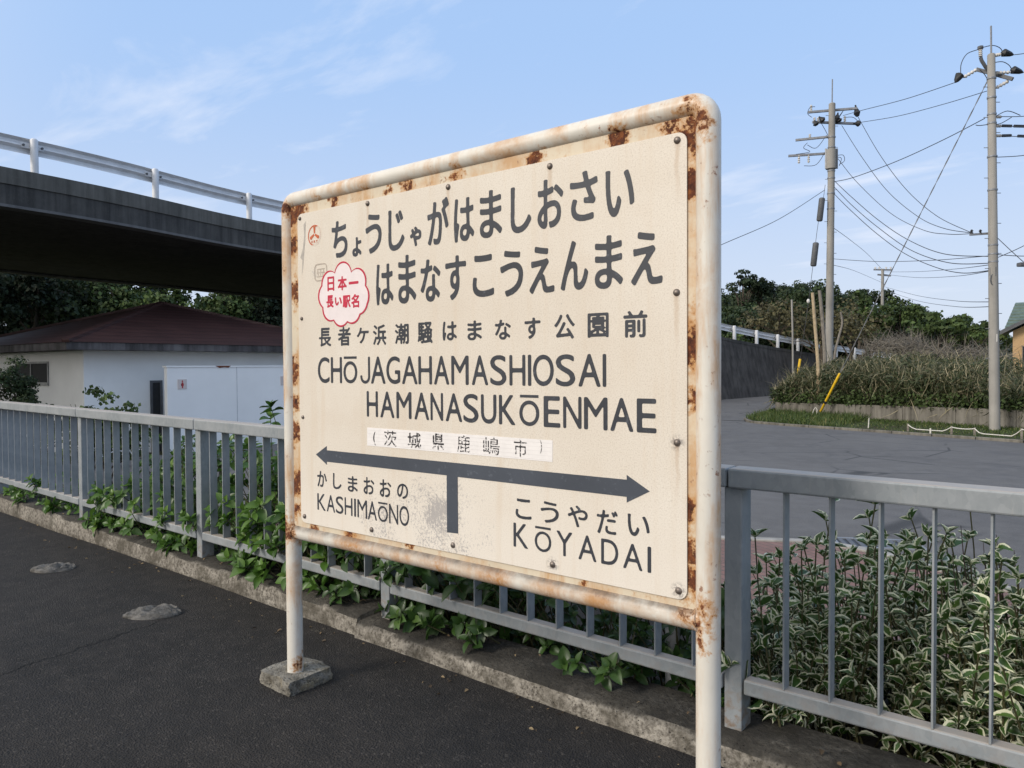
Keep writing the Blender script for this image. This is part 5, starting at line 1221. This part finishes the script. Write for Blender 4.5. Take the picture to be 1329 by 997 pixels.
mb = MB(); c = AX[LPOLE.name](zat(*Z(293, 565), LB)); mb.tube([c+Vector((0, 0, -.40))-RT0*.02, c+Vector((0, 0, .42))-RT0*.02], .215, 14); onpole(LPOLE, 'switch_box', mb, M['pole'], True)
mb = MB()
for s in (-1, 1): mb.bar(c+RT0*.24*s+Vector((0, 0, -.38)), c+RT0*.24*s+Vector((0, 0, .46)), .06, .06)
onpole(LPOLE, 'bracket', mb, M['steel_grey'])
d_ = Ld
for a, b in (((393, 352), (402, 396)), ((325, 382), (318, 415)), ((250, 397), (270, 415)), ((385, 424), (412, 424)), ((232, 412), (242, 432)), ((322, 400), (333, 418))):
    mb = MB(); sleeve(mb, at(*Z(*a), d_-.3), at(*Z(*b), d_-.3), .035, .07); onpole(LPOLE, 'cable_sleeve', mb, M['black'], True)
for pts in ([(235, 358), (215, 362), (206, 385), (222, 400)], [(320, 415), (345, 375), (330, 395)], [(355, 400), (385, 400), (405, 418)], [(205, 500), (190, 520), (215, 535), (160, 545)], [(280, 470), (240, 520), (205, 508)], [(275, 535), (240, 585), (192, 590)], [(318, 550), (345, 548), (350, 570), (330, 585)], [(315, 556), (338, 560), (330, 590)], [(255, 415), (285, 470), (290, 500)]):
    mb = MB(); mb.tube([tuple(q) for q in catmull([at(*Z(*p), d_-.2) for p in pts], 5)], .012, 5); onpole(LPOLE, 'jumper_wire', mb, M['cable'])
for zc in (480, 520, 612, 640, 700, 760):
    c = AX[LPOLE.name](zat(*Z(297, zc), LB)); mb = MB(); mb.tube([c, c+Vector((0, 0, .05))], .162, 14); onpole(LPOLE, 'band', mb, M['steel_grey'], True)
# right pole hardware
d_ = RD
def Q(x, y, k=0): return at(*Z(x, y), RD+k)
mb = MB(); mb.bar(Q(868, 212, .35), Q(1010, 250, -.35), .10, .10); onpole(RPOLE, 'cross_arm', mb, M['steel_dark'])
mb = MB(); mb.tube([tuple(Q(*p)) for p in ((884, 165), (888, 178), (905, 205), (918, 215))], .05, 8); onpole(RPOLE, 'bracket', mb, M['steel_dark'], True)
mb = MB(); insul(mb, Q(884, 163), Q(883, 132), .06); onpole(RPOLE, 'insulator', mb, M['porcelain'], True)
mb = MB(); mb.tube([Q(883, 132), Q(883, 122)], .08, 8); onpole(RPOLE, 'cap', mb, M['steel_dark'])
for a, b in (((868, 213), (818, 243)), ((935, 158), (963, 153)), ((942, 226), (1000, 223)), ((992, 258), (944, 285))):
    mb = MB(); insul(mb, Q(*a, -.2), Q(*b, -.2), .055); onpole(RPOLE, 'insulator', mb, M['porcelain'], True)
for a, b, r in (((806, 228), (785, 263), .13), ((965, 145), (1012, 155), .12), ((1002, 212), (1050, 224), .12)):
    mb = MB(); p, q = Q(*a, -.2), Q(*b, -.2)
    mb.tube([p, p.lerp(q, .2), p.lerp(q, .75), q], [.03, r, r*.6, .025], 8); onpole(RPOLE, 'cable_sleeve', mb, M['black'], True)
for pts in ([(806, 232), (808, 190), (830, 152), (868, 136), (884, 132)], [(885, 128), (930, 118), (960, 128), (972, 148)], [(938, 185), (970, 182), (995, 195), (1008, 215)], [(880, 212), (905, 240), (930, 300), (938, 340)], [(865, 430), (880, 432), (915, 428), (960, 425), (1005, 400)], [(945, 395), (990, 375), (1040, 392)]):
    mb = MB(); mb.tube([tuple(q) for q in catmull([Q(*p, -.15) for p in pts], 5)], .012, 5); onpole(RPOLE, 'jumper_wire', mb, M['cable'])
for yy in (398, 434, 472):
    mb = MB(); mb.bar(Q(935, yy), Q(962, yy), .05, .07); mb2 = MB(); insul(mb2, Q(948, yy, -.05), Q(966, yy, -.05), .05, 2); onpole(RPOLE, 'bracket', mb, M['steel_grey']); onpole(RPOLE, 'insulator', mb2, M['porcelain'], True)
for a, b in (((968, 433), (1005, 434)), ((968, 472), (1003, 471)), ((1030, 473), (1060, 474)), ((1015, 434), (1060, 435))):
    mb = MB(); mb.tube([Q(*a, -.05), Q(*b, -.05)], .045, 8); onpole(RPOLE, 'cable_sleeve', mb, M['black'], True)
mb = MB(); mb.bar(Q(842, 860), Q(916, 855), .06, .06); onpole(RPOLE, 'cross_arm', mb, M['steel_grey'])
for x in (849, 883):
    mb = MB(); insul(mb, Q(x, 857), Q(x, 840), .045, 2); onpole(RPOLE, 'insulator', mb, M['black'], True)
for yy in (255, 330, 395, 430, 560, 690, 905, 940, 970):
    c = AX[RPOLE.name](zat(*Z(927, yy), RB)); mb = MB(); mb.tube([c, c+Vector((0, 0, .045))], .138 if yy > 500 else .128, 14); onpole(RPOLE, 'band', mb, M['steel_grey'], True)
def plate(u0, v0, u1, v1, mat, name):
    mb = MB(); c = Vector((RB.x, RB.y, 0)); to = (Vector((0, 0, 0))-c).normalized(); sd = Vector((-to.y, to.x, 0))
    z1 = zat((u0+u1)/2, v0, RB); z0 = zat((u0+u1)/2, v1, RB); w = (u1-u0)*RD/FPX; off = -((u0+u1)/2-1289.5)*RD/FPX; n = 6; r = .1475
    ring = []
    for i in range(n+1):
        a = (off + w*(i/n-.5))/r; ring.append(c+to*math.cos(a)*r+sd*math.sin(a)*r)
    mb.add([(p.x, p.y, z) for z in (z0, z1) for p in ring], [(i, i+1, n+2+i, n+1+i) for i in range(n)]); onpole(RPOLE, name, mb, mat, True)
plate(1287.5, 434, 1291.5, 444, M['porcelain'], 'number_plate'); plate(1289, 516, 1296, 527.5, M['porcelain'], 'notice')
mb = MB(); pts = []
for i in range(25):
    a = 2*math.pi*i/24; u, v = 1290+4.5*math.cos(a), 363+7.5*math.sin(a); pts.append(tuple(at(u, v, RD-.2)))
mb.tube(pts, .014, 5); mb.box(tuple(at(1290, 352, RD-.17)-Vector((.1, .06, .14))), tuple(at(1290, 352, RD-.17)+Vector((.06, .06, .12)))); onpole(RPOLE, 'cable_coil', mb, M['steel_dark'], True)
# distant pole arms
for (u0, v0, u1, v1) in ((1134, 350, 1158, 350.5), (1139, 356.5, 1156, 358)):
    mb = MB(); mb.bar(at(u0, v0, 72), at(u1, v1, 72), .14, .14); onpole(FPOLE, 'cross_arm', mb, M['steel_grey'])
for u in (1136, 1141, 1150, 1156):
    mb = MB(); insul(mb, at(u, 350, 72), at(u, 346.5, 72), .10, 2); onpole(FPOLE, 'insulator', mb, M['porcelain'])
# ------------------------------------------------------------------ cables
def cable(label, pts, r=.011, mat='cable', name='power_cable', wrap=None):
    path = catmull([at(u, v, d) for u, v, d in pts], 10); mb = MB(); mb.tube([tuple(p) for p in path], r, 6)
    o = obj(name, mb, M[mat], fix=False)
    return tag(o, label, 'cable', 'overhead cables between the poles')
def zc(lst, d0, d1): n = len(lst)-1; return [Z(x, y)+(d0+(d1-d0)*i/n,) for i, (x, y) in enumerate(lst)]
L_, R_, F_ = Ld, RD, 72
cable('topmost cable between the two near poles, ending at a black cone', zc([(345, 393), (420, 372), (590, 328), (785, 263)], L_, R_))
cable('thin cable just below the topmost one between the two near poles', zc([(410, 420), (560, 395), (740, 348), (908, 297)], L_, R_))
cable('thicker cable climbing from the middle of the left pole to the right pole', zc([(312, 652), (390, 634), (560, 570), (740, 487), (900, 404)], L_, R_), .014)
cable('outermost cable swooping from the left pole top arm to the small low arm', zc([(400, 392), (485, 540), (590, 680), (710, 785), (845, 851)], L_, R_))
cable('cable from below the second arm of the left pole to the small arm', zc([(340, 432), (420, 558), (520, 690), (640, 790), (740, 835), (848, 853)], L_, R_))
cable('sagging cable from the grey box of the left pole to the small low arm', zc([(325, 562), (400, 655), (530, 775), (660, 842), (760, 858), (845, 856)], L_, R_))
cable('upper of three thick cables leaving the left pole below its box and sagging right', zc([(312, 650), (370, 705), (480, 800), (600, 880), (740, 935), (915, 945)], L_, R_), .013)
cable('middle of three thick cables leaving the left pole below its box and sagging right', zc([(312, 675), (380, 745), (480, 830), (610, 920), (760, 970), (915, 972)], L_, R_), .013)
cable('lowest of three thick cables leaving the left pole below its box and sagging right', zc([(310, 700), (370, 760), (470, 850), (580, 930), (700, 985), (810, 1010), (920, 1000)], L_, R_), .013)
cable('long cable coming from behind the sign up to the left pole', [(860, 352, 24), (938, 317, 27), (1010, 285, 30), (1070, 247, L_)], .012)
cable('flat cable running level from the left pole to the right pole above the trees', zc([(310, 955), (480, 965), (700, 960), (915, 943)], L_, R_), .010)
cable('thin cable from the left pole falling to the distant small pole, upper', [(1082, 296, L_), (1104, 312, 42), (1126, 330, 56), (1146, 351, F_)], .012)
cable('thin cable from the left pole falling to the distant small pole, lower', [(1081, 344, L_), (1110, 352, 52), (1145, 367, F_)], .012)
for i, (v0, v1, sag) in enumerate(((353, 343, 3), (356, 351, 6), (372, 392, 5), (376, 398, 7))):
    cable(['highest', 'second highest', 'third highest', 'lowest'][i]+' of the cables strung from the distant small pole to the right pole', [(1147, v0, F_), (1190, v0+(v1-v0)*.33+sag, 56), (1240, v0+(v1-v0)*.68+sag, 40), (1290, v1, R_)], .013)
for lab, a, b in (('cable leaving the right pole top to the right edge', (1012, 155), (1100, 140)), ('cable leaving the right pole second arm to the right edge', (1050, 224), (1110, 217)), ('cable leaving the upper side bracket of the right pole', (962, 397), (1090, 393)),
        ('cable with black sleeves leaving the middle side bracket of the right pole', (962, 434), (1090, 435)), ('cable with black sleeves leaving the lower side bracket of the right pole', (962, 472), (1090, 474)), ('thin wire leaving the right pole below its side brackets', (948, 556), (1090, 545)), ('low cable leaving the right pole, running level to the right edge', (950, 938), (1090, 944)), ('low cable leaving the right pole, climbing to the right edge', (950, 950), (1090, 885)), ('low cable leaving the right pole, dropping to the right edge', (945, 868), (1090, 1000))):
    cable(lab, zc([a, ((a[0]+b[0])/2, (a[1]+b[1])/2+2), b], RD, RD-2), .011)
# guy wire of the right pole with its yellow guard
foot = onz(1061.5, 541, -.40); topg = AX[RPOLE.name](zat(*Z(905, 262), RB)) + Vector((-.10, 0, 0))
gw = thing('guy_wire', tuple(foot), 'slanting guy wire of the right pole with a yellow guard at its foot', 'guy wire')
mb = MB(); n = 90; dirg = (topg-foot).normalized(); a1 = dirg.cross(Vector((0, 0, 1))).normalized(); a2 = dirg.cross(a1)
for ph in (0, math.pi): mb.tube([foot.lerp(topg, i/n)+(a1*math.cos(i*.9+ph)+a2*math.sin(i*.9+ph))*.010 for i in range(n+1)], .010, 5)
obj('wire', mb, M['steel_grey'], gw)
gdir = Vector(at(1085, 493, 26.0)); L1 = 1.75
mb = MB(); a = foot+dirg*.22; mb.tube([a, a+dirg*.03, a+dirg*(L1-.03), a+dirg*L1], [.03, .045, .045, .03], 12); obj('guard', mb, M['yellow'], gw, smooth=True)
mb = MB(); b = foot+dirg*.62; mb.tube([b, b+dirg*.10], .052, 12); obj('clamp', mb, M['black'], gw)
mb = MB(); b = foot+Vector((-.05, -.25, 0)); mb.tube([(b.x-.12, b.y, -.40), (b.x-.03, b.y, -.12), (b.x+.04, b.y, -.02), (b.x+.10, b.y, -.14), (b.x+.06, b.y, -.40)], .018, 6); obj('tied_cord', mb, M['rope'], gw)
# guy wire of the left pole with dark tubes and another yellow guard
tb = at(1072, 246, Ld-.2); bb = at(1035.5, 492, Ld-.6); g2 = thing('guy_wire', tuple(bb), 'thin guy wire of the left pole carrying two dark tubes and a short yellow guard', 'guy wire')
mb = MB(); path = [tuple(at(u, v, Ld-.3)) for u, v in ((1071, 240), (1069, 255), (1064, 275), (1060, 303), (1055, 345), (1049, 395), (1041, 450), (1035, 495))]; mb.tube(path, .010, 6); obj('wire', mb, M['cable'], g2)
for (u0, v0), (u1, v1) in (((1067, 257), (1063.5, 287)), ((1059, 315), (1055.5, 345.5))):
    mb = MB(); p, q = at(u0, v0, Ld-.3), at(u1, v1, Ld-.3); mb.tube([p, p.lerp(q, .04), p.lerp(q, .96), q], [.09, .125, .125, .10], 14); obj('tube_weight', mb, M['steel_dark'], g2, smooth=True)
mb = MB(); mb.tube([at(1038.5, 466, Ld-.5), at(1034, 497, Ld-.5)], .055, 10); obj('guard', mb, M['yellow'], g2, smooth=True)
mb = MB(); p = at(1049, 391, Ld-.3); mb.blob(tuple(p), (.07, .07, .10), 1, .05, 2); obj('egg_insulator', mb, M['porcelain'], g2, smooth=True)
# timber poles stuck in the thicket
def stick(label, pts, r, mat, cat='timber pole'):
    mb = MB(); P = [Vector(at(u, v, d)) for u, v, d in pts]; P.append(Vector((P[-1].x, P[-1].y, min(P[-1].z-.3, .0)))); path = catmull(P, 4); mb.tube([tuple(p) for p in path], [r*(.8+.25*i/len(path)) for i in range(len(path))], 8); tag(obj('timber_pole', mb, M[mat], smooth=True), label, cat, 'old timber poles in the bamboo grass')
stick('pale yellowish timber pole leaning in front of the left utility pole', [(1054.5, 380, 29.5), (1058, 425, 29.5), (1061.5, 470, 29.5), (1062, 507, 29.5)], .075, 'bamboo')
stick('grey dead timber beside the left utility pole', [(1063.5, 377, 31.5), (1066, 400, 31.5), (1069, 435, 31.5), (1070.5, 465, 31.5)], .085, 'greywood')
stick('thin pale post behind the ramp guard rail', [(1027.5, 389, 43), (1028.5, 425, 43), (1029, 456, 43)], .06, 'pole')
stick('thin bent grey trunk right of the left utility pole', [(1091, 405, 36), (1093, 420, 36), (1088, 440, 36), (1083, 465, 36)], .06, 'greywood')
# rope on stakes along the verge
stakes = [(1178.5, 550, 560), (1207.5, 556, 563), (1235, 553, 564), (1265, 555, 566), (1326, 556, 571)]; tops = []
for i, (u, v0, v1) in enumerate(stakes):
    b = onz(u, v1, -.41); zt_ = zat(u, v0, b); mb = MB(); w = .028 if i != 1 else .02
    mb.box((b.x-w, b.y-w, -.5), (b.x+w, b.y+w, zt_)); tops.append(Vector((b.x, b.y-.03, zt_-.03)))
    tag(obj('stake', mb, M['greywood'] if i != 1 else M['rope'], bevel=.004), ['dark short stake at the left end of the white rope', 'white short stake, second along the white rope', 'dark short stake in the middle of the white rope', 'dark short stake just left of the right pole', 'dark short stake at the right edge of the picture'][i], 'stake', 'stakes along the verge')
mb = MB(); rp_ = []
for a, b, s in ((tops[0], tops[2], .22), (tops[2], tops[3], .03), (tops[3], tops[4], .30)):
    for i in range(10): t_ = i/10; p = a.lerp(b, t_); rp_.append((p.x, p.y, max(p.z-4*s*t_*(1-t_), -.33)))
rp_.append(tuple(tops[4])); q = tops[4]; rp_.append((q.x+2.2, q.y-.7, -.33)); mb.tube(rp_, .014, 6); tag(obj('rope', mb, M['rope'], smooth=True), 'white rope sagging along the grass verge between short stakes', 'rope')
# a few stakes' white rag on the verge, left
b = onz(1127, 556, -.41); mb = MB(); mb.tube([(b.x, b.y, -.45), (b.x+.01, b.y, -.2), (b.x+.02, b.y, -.08)], [.02, .018, .012], 6); tag(obj('stake', mb, M['rope']), 'lone thin white stake in the grass left of the rope', 'stake', 'stakes along the verge')
# ------------------------------------------------------------------ house at the right edge
E0 = at(1298, 432, 40); f0 = Vector((E0.x, E0.y, 0)).normalized(); f0 = (f0*math.cos(.04)+Vector((f0.y, -f0.x, 0))*math.sin(.04)); r0 = Vector((f0.y, -f0.x, 0))
hs = thing('house', (E0.x, E0.y, .2), 'orange walled house with green tiled roof at the right edge beyond the bushes', 'house')
def H(a, b, z): return tuple(E0+r0*a+f0*b+Vector((0, 0, z)))
M['orange'] = simple('orange render', (.54, .36, .19), .8, .08, 2); M['tile'] = simple('green roof tile', (.105, .145, .12), .55, .25, 4)
mb = MB(); wl, dl = 8.2, 5.2
mb.add([H(.55, .55, -3.2), H(wl-.55, .55, -3.2), H(wl-.55, dl-.4, -3.2), H(.55, dl-.4, -3.2), H(.55, .55, .1), H(wl-.55, .55, .1), H(wl-.55, dl-.4, .1), H(.55, dl-.4, .1), H(wl/2, .55, 1.9), H(wl/2, dl-.4, 1.9)], [(0, 1, 5, 8, 4), (2, 3, 7, 9, 6), (0, 3, 7, 4), (1, 2, 6, 5), (0, 1, 2, 3), (4, 8, 9, 7), (5, 6, 9, 8)]); obj('wall', mb, M['orange'], hs)
mb = MB(); rh = 2.25
for sgn in (0, 1):
    e0, e1 = (0, wl/2) if sgn == 0 else (wl, wl/2); n = 14
    for k in range(n):
        a0, a1 = e0+(e1-e0)*k/n, e0+(e1-e0)*(k+1)/n; z0, z1 = rh*k/n, rh*(k+1)/n
        mb.add([H(a0, 0, z0+.10), H(a0, dl, z0+.10), H(a1, dl, z1+.04), H(a1, 0, z1+.04), H(a0, 0, z0), H(a0, dl, z0), H(a1, dl, z1), H(a1, 0, z1)], [(0, 1, 2, 3), (7, 6, 5, 4), (0, 3, 7, 4), (1, 5, 6, 2), (0, 4, 5, 1)])
rf = obj('roof', mb, M['tile'], hs, fix=False)
mb = MB(); n = 9
for k in range(n):
    t0, t1 = k/n, (k+1)/n; za, zb3 = .12+1.70*t0, .12+1.70*t1; ba, bb2 = 1.0+3.1*t0, 1.0+3.1*t1
    mb.prism([H(.12+.45*t0, ba, za), H(11, ba, za), H(11, bb2, zb3-.05), H(.12+.45*t1, bb2, zb3-.05)], (0, 0, .07))
obj('main_roof', mb, M['tile'], hs)
mb = MB()
for k in (0, 1):
    mb.prism([H(-.02 if k == 0 else wl+.02, -.06, -.12), H(wl/2, -.06, rh-.10), H(wl/2, -.06, rh+.08), H(-.02 if k == 0 else wl+.02, -.06, .10)], tuple(f0*.055))
obj('bargeboard', mb, M['steel_dark'], rf)
mb = MB(); mb.prism([H(.98, .50, -2.2), H(2.6, .50, -2.2), H(2.6, .50, -.75), H(.98, .50, -.75)], tuple(f0*.045)); wi = obj('window', mb, M['black'], hs)
mb = MB()
for k in range(9): mb.bar(H(1.0+.195*k, .44, -2.25), H(1.0+.195*k, .44, -.72), .04, .04)
for z in (-2.25, -.72, -1.5): mb.bar(H(.92, .41, z), H(2.65, .41, z), .04, .03)
obj('grille', mb, M['steel_dark'], wi)
# street lamp head reaching in from the right edge
p = at(1329, 343, 19); sl_ = thing('street_lamp', tuple(onz(1420, 600, -.45)), 'dark street lamp arm reaching in at the right edge beside the right pole', 'street lamp')
b = at(1400, 343, 19); mb = MB(); mb.tube([(b.x, b.y, -.5), (b.x, b.y, b.z+.3)], [.08, .05], 10); obj('pole', mb, M['steel_grey'], sl_)
mb = MB(); mb.tube([(b.x, b.y, b.z+.1), tuple(at(1350, 343, 19))], .03, 8); obj('arm', mb, M['steel_grey'], sl_)
mb = MB(); mb.bar(at(1321.5, 343.5, 19), at(1352, 343.5, 19), .16, .10); obj('lamp_head', mb, M['steel_dark'], sl_, bevel=.02)
